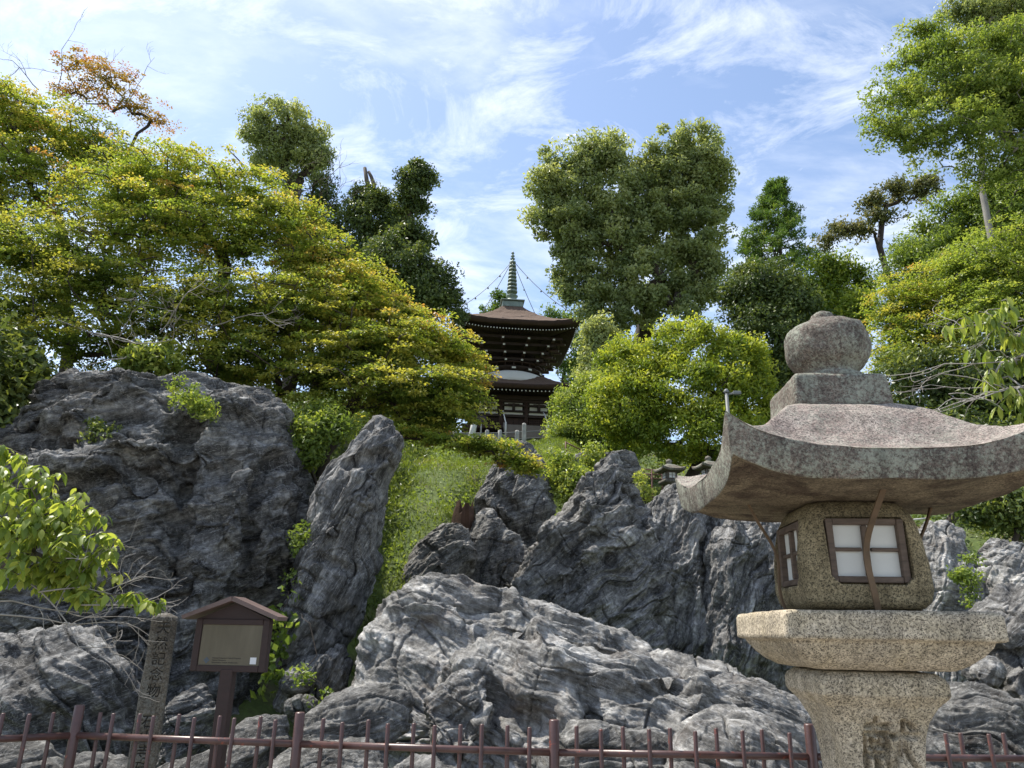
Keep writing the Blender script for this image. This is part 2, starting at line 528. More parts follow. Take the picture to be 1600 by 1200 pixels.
M['stump'] = simple('stump_wood', (0.075, 0.040, 0.025), 0.95, 0.5, 6, 0.03)
# leaves
G = lambda r, g, b_: (r, g, b_)
M['maple'] = leaf_mat('leaf_maple', [(0.0, (0.100, 0.160, 0.030)), (0.45, (0.220, 0.285, 0.050)), (0.72, (0.36, 0.335, 0.07)), (0.92, (0.42, 0.29, 0.08)), (1.0, (0.42, 0.20, 0.07))], 0.48, 0.5, 1.7)
M['maple_green'] = leaf_mat('leaf_maple_green', [(0.0, (0.082, 0.130, 0.028)), (0.55, (0.18, 0.24, 0.045)), (1.0, (0.33, 0.32, 0.065))], 0.48, 0.5, 1.7)
M['maple_orange'] = leaf_mat('leaf_maple_orange', [(0.0, (0.24, 0.21, 0.05)), (0.5, (0.34, 0.22, 0.06)), (1.0, (0.38, 0.15, 0.05))], 0.42, 0.5, 1.5)
M['camphor'] = leaf_mat('leaf_camphor', [(0.0, (0.105, 0.145, 0.055)), (0.5, (0.225, 0.275, 0.112)), (1.0, (0.38, 0.41, 0.18))], 0.44, 0.4, 1.6)
M['evergreen'] = leaf_mat('leaf_evergreen', [(0.0, (0.036, 0.060, 0.018)), (0.6, (0.085, 0.125, 0.034)), (1.0, (0.20, 0.24, 0.06))], 0.34, 0.4, 1.5)
M['bright'] = leaf_mat('leaf_bright', [(0.0, (0.079, 0.135, 0.019)), (0.5, (0.208, 0.279, 0.035)), (1.0, (0.415, 0.447, 0.064))], 0.42, 0.42, 1.6)
M['fresh'] = leaf_mat('leaf_fresh', [(0.0, (0.105, 0.160, 0.032)), (0.5, (0.205, 0.275, 0.055)), (1.0, (0.36, 0.40, 0.09))], 0.48, 0.42, 1.6)
M['cedar'] = leaf_mat('leaf_cedar', [(0.0, (0.050, 0.100, 0.020)), (0.6, (0.125, 0.213, 0.035)), (1.0, (0.275, 0.350, 0.050))], 0.3, 0.6, 1.4)
M['brownleaf'] = leaf_mat('leaf_brownleaf', [(0.0, (0.075, 0.095, 0.035)), (0.5, (0.145, 0.16, 0.06)), (1.0, (0.25, 0.23, 0.10))], 0.35, 0.5, 1.4)
M['grass'] = leaf_mat('leaf_grass', [(0.0, (0.080, 0.105, 0.020)), (0.5, (0.155, 0.215, 0.030)), (0.8, (0.24, 0.30, 0.045)), (1.0, (0.26, 0.20, 0.09))], 0.4, 0.6, 1.5)
def ground_mat():
    m, t, b, o = newmat('hill_ground')
    g = N(t, 'ShaderNodeNewGeometry')
    n = N(t, 'ShaderNodeTexNoise', inp={'Scale': 0.7, 'Detail': 9, 'Roughness': 0.65}); L(t, g, 'Position', n, 'Vector')
    n2 = N(t, 'ShaderNodeTexNoise', inp={'Scale': 9, 'Detail': 7, 'Roughness': 0.7}); L(t, g, 'Position', n2, 'Vector')
    r = ramp(t, [(0.35, (0.075, 0.115, 0.022)), (0.52, (0.10, 0.135, 0.028)), (0.66, (0.11, 0.085, 0.05))])
    L(t, n, 0, r, 0)
    r2 = ramp(t, [(0.3, 0.5), (0.7, 1.4)]); L(t, n2, 0, r2, 0)
    c = mix(t, 1.0, r, r2, 'MULTIPLY')
    L(t, c, 0, b, 'Base Color')
    b.inputs['Roughness'].default_value = 0.95
    bump(t, b, [(n2, 0.8, 0.05)])
    return m
M['ground'] = ground_mat()
M['gravel'] = simple('gravel_path', (0.26, 0.24, 0.21), 0.95, 0.3, 20, 0.02)

# ------------------------------------------------------------------ terrain
PRY = [-80, 5.2, 7, 9.5, 12, 13, 15, 18, 22, 25, 30, 40, 50, 53, 62, 80, 120, 400]
PRZ = [0, 0, 0.05, 0.3, 0.8, 2.2, 3.9, 5.5, 7.0, 7.75, 8.8, 11.2, 13.9, 14.2, 14.4, 17, 26, 40]
PLY = [-80, 5.2, 8, 10.6, 11.8, 14, 20, 30, 50, 62, 80, 120, 400]
PLZ = [0, 0, 0.3, 1.2, 4.4, 5.4, 7.6, 11, 16.0, 18, 21, 28, 40]
def height(x, y):
    x, y = np.asarray(x, float), np.asarray(y, float)
    c = np.interp(y, PRY, PRZ)
    l = np.interp(y, PLY, PLZ)
    k = np.clip((-x - 1.9 - 0.02 * y) / 1.6, 0, 1)
    k = k * k * (3 - 2 * k)
    h = c * (1 - k) + l * k
    kr = np.clip((x - 1.8) / 1.6, 0, 1); kr = kr * kr * (3 - 2 * kr)
    h = h - 1.4 * kr * np.clip((y - 12.5) / 2, 0, 1) * np.clip((30 - y) / 6, 0, 1)
    kc = np.clip((x + 1.35) / 0.9, 0, 1) * np.clip((2.4 - x) / 0.8, 0, 1)
    h = h - 1.35 * kc * np.clip((y - 11.8) / 1.0, 0, 1) * np.clip((17.2 - y) / 2.6, 0, 1)
    amp = np.clip((y - 7) / 6, 0, 1) * 0.22
    p = np.stack([x.ravel() * 0.45, y.ravel() * 0.45, np.zeros(x.size)], 1)
    return h + amp * fbm(p, 4, 5).reshape(x.shape)
def hz(x, y):
    return float(height(np.array([x]), np.array([y]))[0])
def grid_mesh(name, xs, ys, mat):
    X, Yg = np.meshgrid(xs, ys)
    Z = height(X, Yg)
    V = np.stack([X.ravel(), Yg.ravel(), Z.ravel()], 1)
    nx, ny = len(xs), len(ys)
    I = np.arange(nx * ny).reshape(ny, nx)
    Fq = np.stack([I[:-1, :-1].ravel(), I[:-1, 1:].ravel(), I[1:, 1:].ravel(), I[1:, :-1].ravel()], 1)
    return link(name, raw_mesh(name, V, Fq), mat)
xs = np.concatenate([np.linspace(-400, -40, 14), np.linspace(-36, -12, 25), np.linspace(-11.6, 14, 110), np.linspace(15, 40, 26), np.linspace(50, 400, 14)])
ys = np.concatenate([np.linspace(-80, 4, 16), np.linspace(4.5, 30, 130), np.linspace(30.5, 70, 60), np.linspace(75, 400, 30)])
tag(grid_mesh('ground', xs, ys, M['ground']), kind='structure')
_px = [-60, -20, -6, 6, 20, 60]; _py = [-60, -10, 2, 5.1]
_v = [(a_, b_, 0.006) for b_ in _py for a_ in _px]
_f = [(j * 6 + i, j * 6 + i + 1, j * 6 + i + 7, j * 6 + i + 6) for j in range(3) for i in range(5)]
_me = bpy.data.meshes.new('path'); _me.from_pydata(_v, [], _f)
tag(link('path', _me, M['gravel']), kind='structure')

# ------------------------------------------------------------------ rocks
def chaikin(P, k=2):
    for _ in range(k):
        Q = np.roll(P, -1, 0)
        P = np.stack([P * 0.75 + Q * 0.25, P * 0.25 + Q * 0.75], 1).reshape(-1, P.shape[1])
    return P
def rock(label, outline, Y, T, mat, strata=25, lam=0.35, amp=0.10, big=0.22, res=(420, 150), seed=1, Tb=None, pw=0.75, crack=0.10,
         bulge=(0, 0), creases=(), group='grey outcrop rocks', name='rock', lean=0.0, bigf=0.9, fine=0.03, warp=0.9):
    """closed rock: traced outline at distance Y, rounded to depth T in front and Tb behind, then layered, cracked and worn.
    creases: (px0,py0,px1,py1,width_m,depth_m) lines cut (depth>0) or raised (depth<0)."""
    O = []
    for q in outline:
        O.append(at(q[0], q[1], q[2] if len(q) > 2 else Y))
    O = chaikin(np.array(O), 2)
    d = np.r_[0, np.cumsum(np.linalg.norm(np.roll(O, -1, 0) - O, axis=1))]
    nt_, ns = res
    tt = np.linspace(0, d[-1], nt_, endpoint=False)
    Oc = np.vstack([O, O[:1]])
    B = np.stack([np.interp(tt, d, Oc[:, i]) for i in range(3)], 1)
    c = B.mean(0)
    cx = c + np.array([bulge[0], 0, bulge[1]])
    nb = ns // 3
    phi = np.r_[np.linspace(0.0015, pi / 2, ns), np.linspace(pi / 2, pi - 0.0015, nb)[1:]]
    S = np.sin(phi)
    front = phi <= pi / 2 + 1e-6
    Tb = Tb or T * 0.7
    dep = np.where(front, -T * np.abs(np.cos(phi)) ** pw, Tb * np.abs(np.cos(phi)) ** pw)
    Cc = np.where(S[:, None] > -1, cx[None] * (1 - S[:, None]) + c[None] * S[:, None], 0)
    P = Cc[:, None, :] + (B - c)[None] * S[:, None, None]
    P[:, :, 1] += dep[:, None]
    P[:, :, 1] += lean * (P[:, :, 2] - c[2])
    nr = len(phi)
    flip = [1]
    def normals(P):
        dt = np.roll(P, -1, 1) - np.roll(P, 1, 1)
        dp = np.empty_like(P)
        dp[1:-1] = P[2:] - P[:-2]
        dp[0] = P[1] - P[0]; dp[-1] = P[-1] - P[-2]
        n = np.cross(dp, dt)
        n /= np.linalg.norm(n, axis=2, keepdims=True) + 1e-9
        s = np.sign(np.sum(n * (P - P.reshape(-1, 3).mean(0)), axis=2).mean())
        flip[0] = s
        return n * s
    n = normals(P)
    q = P.reshape(-1, 3)
    D = big * fbm(q * bigf + seed * 3.7, 3, seed)
    P = P + n * D.reshape(nr, nt_, 1)
    # creases as grooves or ribs drawn across the face
    q = P.reshape(-1, 3)
    dsum = np.zeros(len(q))
    for (x0, y0, x1, y1, wd, dpth) in creases:
        a, b = at(x0, y0, Y), at(x1, y1, Y)
        ab = (b - a)[[0, 2]]
        qq = q[:, [0, 2]] + 0.12 * np.stack([vnoise(q * 1.7 + 11, seed), vnoise(q * 1.7 + 31, seed)], 1)
        t_ = np.clip(((qq - a[[0, 2]]) @ ab) / (ab @ ab), 0, 1)
        dist = np.linalg.norm(qq - a[[0, 2]] - t_[:, None] * ab, axis=1)
        dsum -= dpth * np.exp(-(dist / wd) ** 2) * (q[:, 1] < c[1] + T * 0.2)
    P = P + n * dsum.reshape(nr, nt_, 1)
    n = normals(P)
    q = P.reshape(-1, 3)
    a = rad(strata)
    m = np.array([-sin(a), 0.28, cos(a)])
    wv = np.stack([fbm(q * 0.8 + 3, 3, seed + 20), fbm(q * 0.8 + 17, 3, seed + 30), fbm(q * 0.8 + 29, 3, seed + 40)], 1)
    qw = q + wv * 0.30 * warp
    lv = lam * 1.25
    s = qw @ m / lv + 0.8 * warp * vnoise(q * 0.55, seed + 7)
    fr = s - np.floor(s)
    led = np.where(fr < 0.82, fr / 0.82, (1 - fr) / 0.18)
    mask = np.clip(0.30 + 1.5 * vnoise(q * 0.8 + 5, seed + 3), 0.08, 1.1)
    s2 = qw @ m / (lam * 0.31) + 0.7 * vnoise(q * 1.3, seed + 9)
    fr2 = s2 - np.floor(s2)
    led2 = np.where(fr2 < 0.75, fr2 / 0.75, (1 - fr2) / 0.25)
    al = np.array([cos(a), 0.2, sin(a)])
    qf = np.stack([qw @ al * 0.40, q[:, 1] * 0.85, qw @ m * 1.9], 1)
    # lens shaped bulges parted by sharp creases that follow the layers, with sharp crests between
    D = amp * 0.85 * np.abs(vnoise(qf * 1.1 + 2, seed + 70)) ** 0.7 + amp * 0.5 * np.abs(vnoise(qf * 2.5 + 4, seed + 71)) ** 0.7
    D += amp * 0.55 * (1 - np.abs(vnoise(qf * 1.7 + 14, seed + 74)) * 1.6) + amp * 0.36 * (1 - np.abs(vnoise(qf * 4.1 + 24, seed + 75)) * 1.6)
    D += amp * 0.30 * np.abs(vnoise(qf * 6.5 + 6, seed + 72)) + amp * 0.2 * np.abs(vnoise(qf * 13.0 + 8, seed + 73))
    D += amp * 1.0 * (led - 0.5) * mask + amp * 0.22 * (led2 - 0.5) * np.clip(0.25 + 1.5 * vnoise(q * 1.6, seed + 4), 0, 1.2)
    D -= D.mean() + amp * 0.35
    # cracks: stretched along and across the layers
    qa = np.stack([qw @ al * 0.5, q[:, 1] * 0.8, qw @ m * 2.4], 1)
    cr1 = np.abs(vnoise(qa * 1.1 + 3, seed + 50))
    qb = np.stack([qw @ al * 2.1, q[:, 1] * 0.9, qw @ m * 0.55], 1)
    cr2 = np.abs(vnoise(qb * 1.0 + 9, seed + 51))
    D -= crack * np.exp(-(cr1 / 0.022) ** 2) * np.clip(0.5 + vnoise(q * 0.9, seed + 52) * 1.6, 0, 1)
    D -= crack * 0.8 * np.exp(-(cr2 / 0.018) ** 2) * np.clip(0.4 + vnoise(q * 0.9 + 40, seed + 53) * 1.6, 0, 1)
    s3 = qw @ m / 0.105 + 0.9 * vnoise(q * 1.5 + 70, seed + 80)
    f3 = np.abs(s3 - np.round(s3))
    D -= 0.020 * np.exp(-(f3 / 0.10) ** 2) * np.clip(0.1 + 2.0 * vnoise(qf * 1.4 + 50, seed + 81), 0, 1)
    qd = np.stack([qw @ al * 1.3, q[:, 1] * 0.8, qw @ m * 0.8], 1)
    D += amp * 0.5 * (np.floor(3.0 * vnoise(qd * 1.3 + 90, seed + 82)) / 3.0)
    # pits, knobs and grain
    rg = 1 - np.abs(vnoise(q * 3.1, seed + 60)) * 1.7
    D += fine * (1.0 * fbm(q * 4.3, 3, seed + 61, 0.5) + 0.4 * rg + 0.9 * np.abs(vnoise(q * 17 + 3, seed + 62)))
    P = P + n * D.reshape(nr, nt_, 1)
    V = P.reshape(-1, 3)
    band = 0.5 + 0.5 * np.sin(np.floor(s) * 12.9898 + np.floor(s2) * 4.1) * 0.9
    I = np.arange(nr * nt_).reshape(nr, nt_)
    J = np.roll(I, -1, 1)
    Fq = np.stack([I[:-1].ravel(), J[:-1].ravel(), J[1:].ravel(), I[1:].ravel()], 1)
    if flip[0] > 0: Fq = Fq[:, ::-1]
    base = np.array([c[0], c[1], V[:, 2].min()])
    me = raw_mesh(name, V - base, Fq)
    attr(me, 'band', band, 'POINT')
    o = link(name, me, M[mat], None, base)
    return tag(o, label, 'rock', group)
ROCKS = [
 # the big folded cliff at the left
 dict(label='huge dark folded cliff behind the brown roofed signboard', mat='rock_dark', Y=10.4, T=1.7, Tb=1.6, strata=14, lam=0.62, amp=0.17, big=0.30, bigf=0.75, res=(560, 230), seed=11, crack=0.16, fine=0.028, warp=1.6, lean=0.12, pw=0.55,
      outline=[(15, 700), (52, 655), (68, 612), (100, 600), (135, 598), (165, 588), (215, 588), (265, 592), (325, 603), (385, 616), (430, 640), (462, 672), (474, 740), (470, 820), (462, 900), (440, 960), (428, 1030), (415, 1100), (400, 1180), (380, 1290), (230, 1310), (60, 1310), (-90, 1300), (-130, 1050), (-110, 860), (-40, 760)],
      creases=[(330, 690, 345, 900, .10, 0.33), (345, 900, 330, 1060, .12, 0.18), (105, 770, 330, 735, .16, -0.30), (130, 800, 340, 765, .09, 0.30), (180, 850, 300, 800, .08, 0.21),
               (100, 690, 180, 720, .12, 0.33), (70, 640, 260, 610, .08, 0.21), (170, 700, 250, 640, .15, -0.24), (345, 640, 345, 700, .09, 0.21), (440, 760, 428, 1000, .10, 0.30), (395, 860, 420, 760, .12, -0.21), (350, 775, 460, 740, .08, 0.18), (200, 950, 195, 830, .2, -0.18), (220, 1110, 330, 1095, .07, 0.24)]),
 dict(label='tall leaning rock pillar beside the cliff with a cracked block on top', mat='rock_steep', Y=9.6, T=0.62, Tb=0.7, strata=66, lam=0.34, amp=0.09, big=0.12, res=(380, 150), seed=23, crack=0.10, fine=0.020, lean=0.10, pw=0.6,
      outline=[(566, 662), (590, 645), (612, 648), (628, 680), (624, 716), (606, 738), (604, 780), (590, 850), (582, 900), (570, 945), (545, 990), (520, 1030), (496, 1062), (462, 1078), (440, 1060), (446, 1020), (462, 960), (466, 900), (478, 820), (486, 760), (496, 735), (530, 700)],
      creases=[(545, 735, 612, 728, .06, .12), (500, 1000, 560, 960, .06, .08), (520, 880, 560, 890, .05, .08), (560, 760, 545, 930, .10, -.07)]),
 dict(label='dark undercut rock at the foot of the leaning pillar', mat='rock_steep', Y=9.0, T=0.4, strata=70, lam=0.3, amp=0.07, big=0.12, res=(220, 80), seed=24,
      outline=[(450, 1040), (500, 1030), (540, 1000), (556, 1040), (548, 1100), (500, 1130), (450, 1120), (436, 1080)]),
 dict(label='large pale domed boulder with a sunlit white crest', mat='rock_pale', Y=8.3, T=1.15, Tb=1.3, strata=-24, lam=0.42, amp=0.10, big=0.13, res=(520, 190), seed=31, crack=0.10, fine=0.020, lean=0.45, pw=0.7,
      outline=[(548, 1030), (566, 975), (600, 930), (632, 903), (670, 894), (712, 898), (752, 915), (800, 936), (858, 950), (905, 965), (950, 985), (1000, 1008), (1040, 1040), (1060, 1100), (1040, 1200), (900, 1260), (700, 1260), (560, 1230), (520, 1130), (528, 1080)],
      creases=[(600, 950, 700, 1010, .1, .07), (740, 940, 1000, 1010, .09, .16), (770, 985, 930, 985, .06, .09), (590, 1000, 580, 1080, .05, .06), (800, 945, 860, 975, .08, -.12)]),
 dict(label='long pale folded rock ridge running low behind the iron fence', mat='rock_pale', Y=6.9, T=0.85, Tb=1.2, strata=-17, lam=0.36, amp=0.10, big=0.13, res=(560, 190), seed=42, crack=0.09, fine=0.020, lean=0.5, pw=0.6,
      outline=[(690, 1040), (730, 1000), (785, 984), (838, 986), (880, 1002), (940, 1012), (1010, 1022), (1080, 1034), (1150, 1044), (1210, 1052), (1262, 1080), (1320, 1130), (1340, 1250), (1200, 1320), (960, 1330), (760, 1320), (690, 1240), (660, 1140), (664, 1080)],
      creases=[(835, 990, 905, 1060, .07, -.13), (905, 1060, 915, 1150, .08, .20), (770, 1070, 830, 1110, .09, .22), (690, 1050, 760, 1100, .09, .10), (930, 1070, 1090, 1060, .05, .09), (1090, 1060, 1030, 1130, .06, -.10), (860, 1010, 1060, 1040, .06, .08)]),
 dict(label='pale creased rock lump at the left end of the long ridge', mat='rock_pale', Y=6.35, T=0.45, strata=30, lam=0.25, amp=0.08, big=0.14, res=(300, 110), seed=44, crack=0.09, fine=0.02, lean=0.35,
      outline=[(648, 1100), (665, 1070), (700, 1046), (745, 1050), (775, 1075), (790, 1110), (770, 1150), (790, 1200), (770, 1290), (700, 1300), (660, 1230), (668, 1160)],
      creases=[(690, 1110, 760, 1140, .05, .1)]),
 dict(label='rounded grey boulder just behind the fence next to a fence post', mat='rock_mid', Y=6.3, T=0.42, strata=15, lam=0.2, amp=0.045, big=0.10, res=(280, 100), seed=51, fine=0.02, crack=0.06, lean=0.25,
      outline=[(478, 1130), (500, 1098), (545, 1074), (590, 1066), (632, 1072), (648, 1095), (648, 1135), (630, 1165), (560, 1220), (490, 1230), (462, 1180)]),
 dict(label='smooth boulder under the signboard behind the fence rail', mat='rock_mid', Y=6.4, T=0.40, strata=8, lam=0.24, amp=0.04, big=0.09, res=(260, 100), seed=52, fine=0.016, crack=0.05, lean=0.25,
      outline=[(352, 1140), (372, 1114), (405, 1110), (436, 1122), (448, 1150), (440, 1190), (420, 1250), (370, 1260), (344, 1200)]),
 dict(label='low broad boulder between the signboard and the round boulder', mat='rock_mid', Y=5.9, T=0.42, strata=12, lam=0.24, amp=0.04, big=0.10, res=(260, 90), seed=53, fine=0.018, crack=0.06, lean=0.3,
      outline=[(416, 1190), (445, 1160), (480, 1146), (540, 1150), (590, 1170), (610, 1220), (560, 1290), (440, 1290), (410, 1240)]),
 dict(label='small mossy boulder in the gap below the leaning pillar', mat='rock_mid', Y=8.2, T=0.22, strata=8, lam=0.2, amp=0.03, big=0.06, res=(150, 60), seed=54, fine=0.014,
      outline=[(446, 1090), (470, 1080), (496, 1086), (502, 1110), (488, 1140), (455, 1140), (440, 1115)]),
 dict(label='small grey stone in the cleft beside the cliff foot', mat='rock_mid', Y=8.6, T=0.2, strata=8, lam=0.2, amp=0.03, big=0.06, res=(130, 50), seed=55, fine=0.014,
      outline=[(440, 1050), (466, 1044), (486, 1052), (490, 1075), (466, 1086), (440, 1078)]),
 dict(label='white speckled rock lump low behind the fence near the lantern column', mat='rock_pale', Y=5.6, T=0.42, strata=-20, lam=0.22, amp=0.06, big=0.10, res=(300, 100), seed=61, fine=0.018, crack=0.07, lean=0.45,
      outline=[(1050, 1180), (1085, 1142), (1125, 1118), (1165, 1114), (1205, 1130), (1240, 1160), (1275, 1200), (1270, 1290), (1150, 1310), (1060, 1290), (1030, 1230)]),
 dict(label='dark hollowed rock low behind the fence posts in the middle', mat='rock_mid', Y=6.0, T=0.4, strata=-10, lam=0.25, amp=0.07, big=0.16, res=(300, 100), seed=62, fine=0.02, crack=0.1, lean=0.4,
      outline=[(800, 1190), (850, 1160), (910, 1130), (960, 1150), (1020, 1160), (1060, 1190), (1060, 1290), (930, 1320), (800, 1300)]),
 # middle distance
 dict(label='tall rounded rock tower below the pagoda steps', mat='rock_dark', Y=15.5, T=0.75, Tb=1.0, strata=60, lam=0.45, amp=0.10, big=0.2, res=(380, 140), seed=71, crack=0.13, fine=0.028, lean=0.12, pw=0.6,
      outline=[(784, 700), (800, 688), (825, 686), (848, 698), (858, 720), (862, 765), (858, 810), (850, 850), (840, 900), (830, 960), (760, 960), (735, 900), (745, 850), (742, 810), (738, 785), (752, 752), (768, 720)],
      creases=[(775, 770, 800, 800, .12, .16), (840, 720, 850, 830, .1, -.12), (745, 800, 830, 850, .12, .2)]),
 dict(label='dark slab leaning below the tall rock tower', mat='rock_dark', Y=14.2, T=0.5, strata=74, lam=0.4, amp=0.09, big=0.16, res=(300, 110), seed=72, crack=0.1, fine=0.026, lean=0.2,
      outline=[(728, 850), (748, 800), (770, 796), (800, 830), (828, 850), (838, 900), (830, 980), (700, 990), (710, 920)]),
 dict(label='low dark rock at the lower edge of the grass slope', mat='rock_dark2', Y=13.6, T=0.55, strata=38, lam=0.35, amp=0.10, big=0.18, res=(300, 110), seed=73, crack=0.12, fine=0.028, lean=0.3,
      outline=[(632, 885), (652, 838), (678, 818), (708, 806), (732, 820), (742, 850), (735, 900), (720, 960), (630, 960)]),
 dict(label='broad slanting rock face rising to a sharp peak', mat='rock_dark2', Y=12.6, T=1.0, Tb=1.2, strata=34, lam=0.40, amp=0.13, big=0.22, res=(560, 210), seed=81, crack=0.12, fine=0.030, lean=0.22, pw=0.5,
      outline=[(775, 925), (800, 890), (838, 860), (862, 830), (892, 795), (912, 765), (926, 730), (942, 708), (960, 710), (978, 740), (1000, 770), (1025, 800), (1040, 850), (1050, 930), (1060, 1010), (1050, 1090), (950, 1100), (860, 1060), (790, 1000)],
      creases=[(925, 760, 905, 960, .2, -.22), (990, 770, 1040, 1000, .14, .2), (860, 850, 930, 800, .10, -.12), (830, 900, 930, 850, .08, .14), (815, 930, 940, 880, .08, .13)]),
 dict(label='dark wedge of cliff with steep ribs next to the sharp peak', mat='rock_steep', Y=12.9, T=0.8, Tb=1.0, strata=62, lam=0.5, amp=0.13, big=0.22, res=(420, 160), seed=82, crack=0.13, fine=0.030, lean=0.2, pw=0.5,
      outline=[(985, 800), (1010, 778), (1040, 764), (1070, 756), (1100, 770), (1125, 800), (1140, 850), (1150, 940), (1160, 1040), (1120, 1100), (1000, 1100), (990, 1000), (985, 900)],
      creases=[(1060, 780, 1080, 1000, .16, -.18), (1100, 800, 1120, 1000, .1, .16)]),
 dict(label='steep grey cliff end with a white streak beside the lantern', mat='rock_steep', Y=12.2, T=0.8, Tb=1.0, strata=70, lam=0.5, amp=0.12, big=0.2, res=(420, 160), seed=83, crack=0.12, fine=0.030, lean=0.2, pw=0.5,
      outline=[(1095, 850), (1115, 815), (1150, 802), (1190, 806), (1225, 812), (1270, 830), (1310, 900), (1320, 1020), (1300, 1100), (1150, 1110), (1090, 1080), (1085, 950)],
      creases=[(1160, 820, 1190, 990, .12, .14), (1135, 830, 1120, 1000, .14, -.16)]),
 dict(label='pale knobbly rock top behind the sharp peak', mat='rock_mid', Y=16.5, T=0.4, strata=20, lam=0.3, amp=0.09, big=0.18, res=(240, 90), seed=84, fine=0.03,
      outline=[(935, 720), (950, 703), (975, 700), (992, 712), (998, 740), (1008, 770), (990, 800), (940, 800), (925, 760)]),
 dict(label='small rock outcrop in the grass beside the tower', mat='rock_mid', Y=18.5, T=0.35, strata=30, lam=0.3, amp=0.07, big=0.14, res=(180, 70), seed=85, fine=0.025,
      outline=[(890, 715), (905, 702), (925, 702), (935, 720), (930, 760), (900, 775), (888, 745)]),
 dict(label='sloping dark rock under the small stone lanterns', mat='rock_dark2', Y=15.5, T=0.6, strata=30, lam=0.35, amp=0.10, big=0.2, res=(300, 110), seed=86, fine=0.03, lean=0.25,
      outline=[(1015, 775), (1035, 755), (1065, 752), (1085, 738), (1120, 728), (1180, 740), (1200, 800), (1190, 870), (1030, 870), (1010, 820)]),
 # right of the lantern
 dict(label='tall pale pitted rock behind the lantern window side', mat='rock_pale', Y=9.6, T=0.55, strata=70, lam=0.4, amp=0.10, big=0.16, res=(340, 130), seed=91, fine=0.03, crack=0.1, lean=0.2,
      outline=[(1425, 880), (1440, 840), (1462, 808), (1488, 804), (1508, 830), (1516, 870), (1525, 930), (1535, 1030), (1530, 1120), (1430, 1130), (1410, 1030), (1415, 960)]),
 dict(label='pale rugged rock shoulder beneath the drooping cherry branch', mat='rock_pale', Y=9.2, T=0.6, strata=48, lam=0.4, amp=0.10, big=0.18, res=(340, 130), seed=92, fine=0.03, crack=0.1, lean=0.25,
      outline=[(1535, 850), (1560, 828), (1600, 830), (1660, 850), (1700, 920), (1710, 1060), (1620, 1130), (1530, 1110), (1518, 1010), (1525, 920)]),
 dict(label='dark slanted rock mass beside the lantern platform', mat='rock_dark2', Y=7.4, T=0.7, strata=40, lam=0.35, amp=0.11, big=0.22, res=(360, 140), seed=93, fine=0.026, crack=0.13, lean=0.3,
      outline=[(1515, 985), (1530, 940), (1570, 905), (1620, 890), (1720, 900), (1760, 1050), (1740, 1180), (1600, 1190), (1560, 1120), (1530, 1060)],
      creases=[(1520, 1030, 1600, 960, .07, .12), (1545, 1060, 1620, 1010, .07, .16)]),
 dict(label='dark rounded boulder behind the fence at the lantern foot', mat='rock_mid', Y=6.6, T=0.6, strata=-25, lam=0.3, amp=0.08, big=0.16, res=(360, 130), seed=94, fine=0.02, crack=0.09, lean=0.35,
      outline=[(1440, 1110), (1470, 1075), (1510, 1060), (1560, 1085), (1620, 1130), (1660, 1200), (1640, 1310), (1480, 1320), (1410, 1260), (1420, 1160)]),
 dict(label='small pale block wedged between the dark rocks by the lantern', mat='rock_pale', Y=7.0, T=0.25, strata=60, lam=0.2, amp=0.05, big=0.08, res=(180, 70), seed=95, fine=0.02,
      outline=[(1505, 1030), (1535, 1018), (1558, 1040), (1562, 1070), (1535, 1085), (1508, 1065)]),
 # lower left
 dict(label='dark mossy boulder at the cliff foot behind the bending fence', mat='rock_dark', Y=7.6, T=0.75, strata=-40, lam=0.45, amp=0.10, big=0.2, res=(380, 140), seed=101, fine=0.022, crack=0.1, lean=0.2,
      outline=[(-120, 1010), (-60, 970), (0, 958), (50, 970), (100, 960), (150, 985), (185, 1030), (205, 1090), (215, 1160), (230, 1280), (60, 1320), (-140, 1300)],
      creases=[(60, 1000, 150, 1150, .1, .12)]),
 dict(label='grey rock lump between the carved pillar and the cliff', mat='rock_dark', Y=7.7, T=0.45, strata=20, lam=0.3, amp=0.07, big=0.15, res=(260, 100), seed=102, fine=0.02, lean=0.2,
      outline=[(255, 1110), (285, 1075), (310, 1080), (330, 1120), (335, 1200), (310, 1280), (240, 1280), (235, 1180)]),
]
for r_ in ROCKS:
    rock(**r_)

# scattered stones at the foot of the outcrop fill the gaps near the ground
for k, (px, py, Y, s, where) in enumerate([(20, 1215, 6.0, .5, 'beyond the bend of the fence'), (130, 1225, 6.4, .45, 'beside the corner fence post'), (300, 1240, 6.2, .4, 'between the carved pillar and the signpost'), (650, 1235, 5.6, .35, 'below the creased pale lump'), (1390, 1260, 6.0, .45, 'behind the lantern column')]):
    m_ = 1 / ppm(px, py, Y)
    pts = [(px + s * m_ * cos(a_) * (1 + .2 * sin(3 * a_ + k)), py + s * m_ * .7 * sin(a_) * (1 + .15 * cos(2 * a_ + k))) for a_ in np.linspace(0, 2 * pi, 10, endpoint=False)]
    rock('loose grey stone at the outcrop foot ' + where, pts, Y, s * .8, 'rock_mid', strata=10 + 20 * k, lam=0.25, amp=0.05, big=0.1, res=(160, 60), seed=120 + k, fine=0.016, group='loose stones at the outcrop foot')

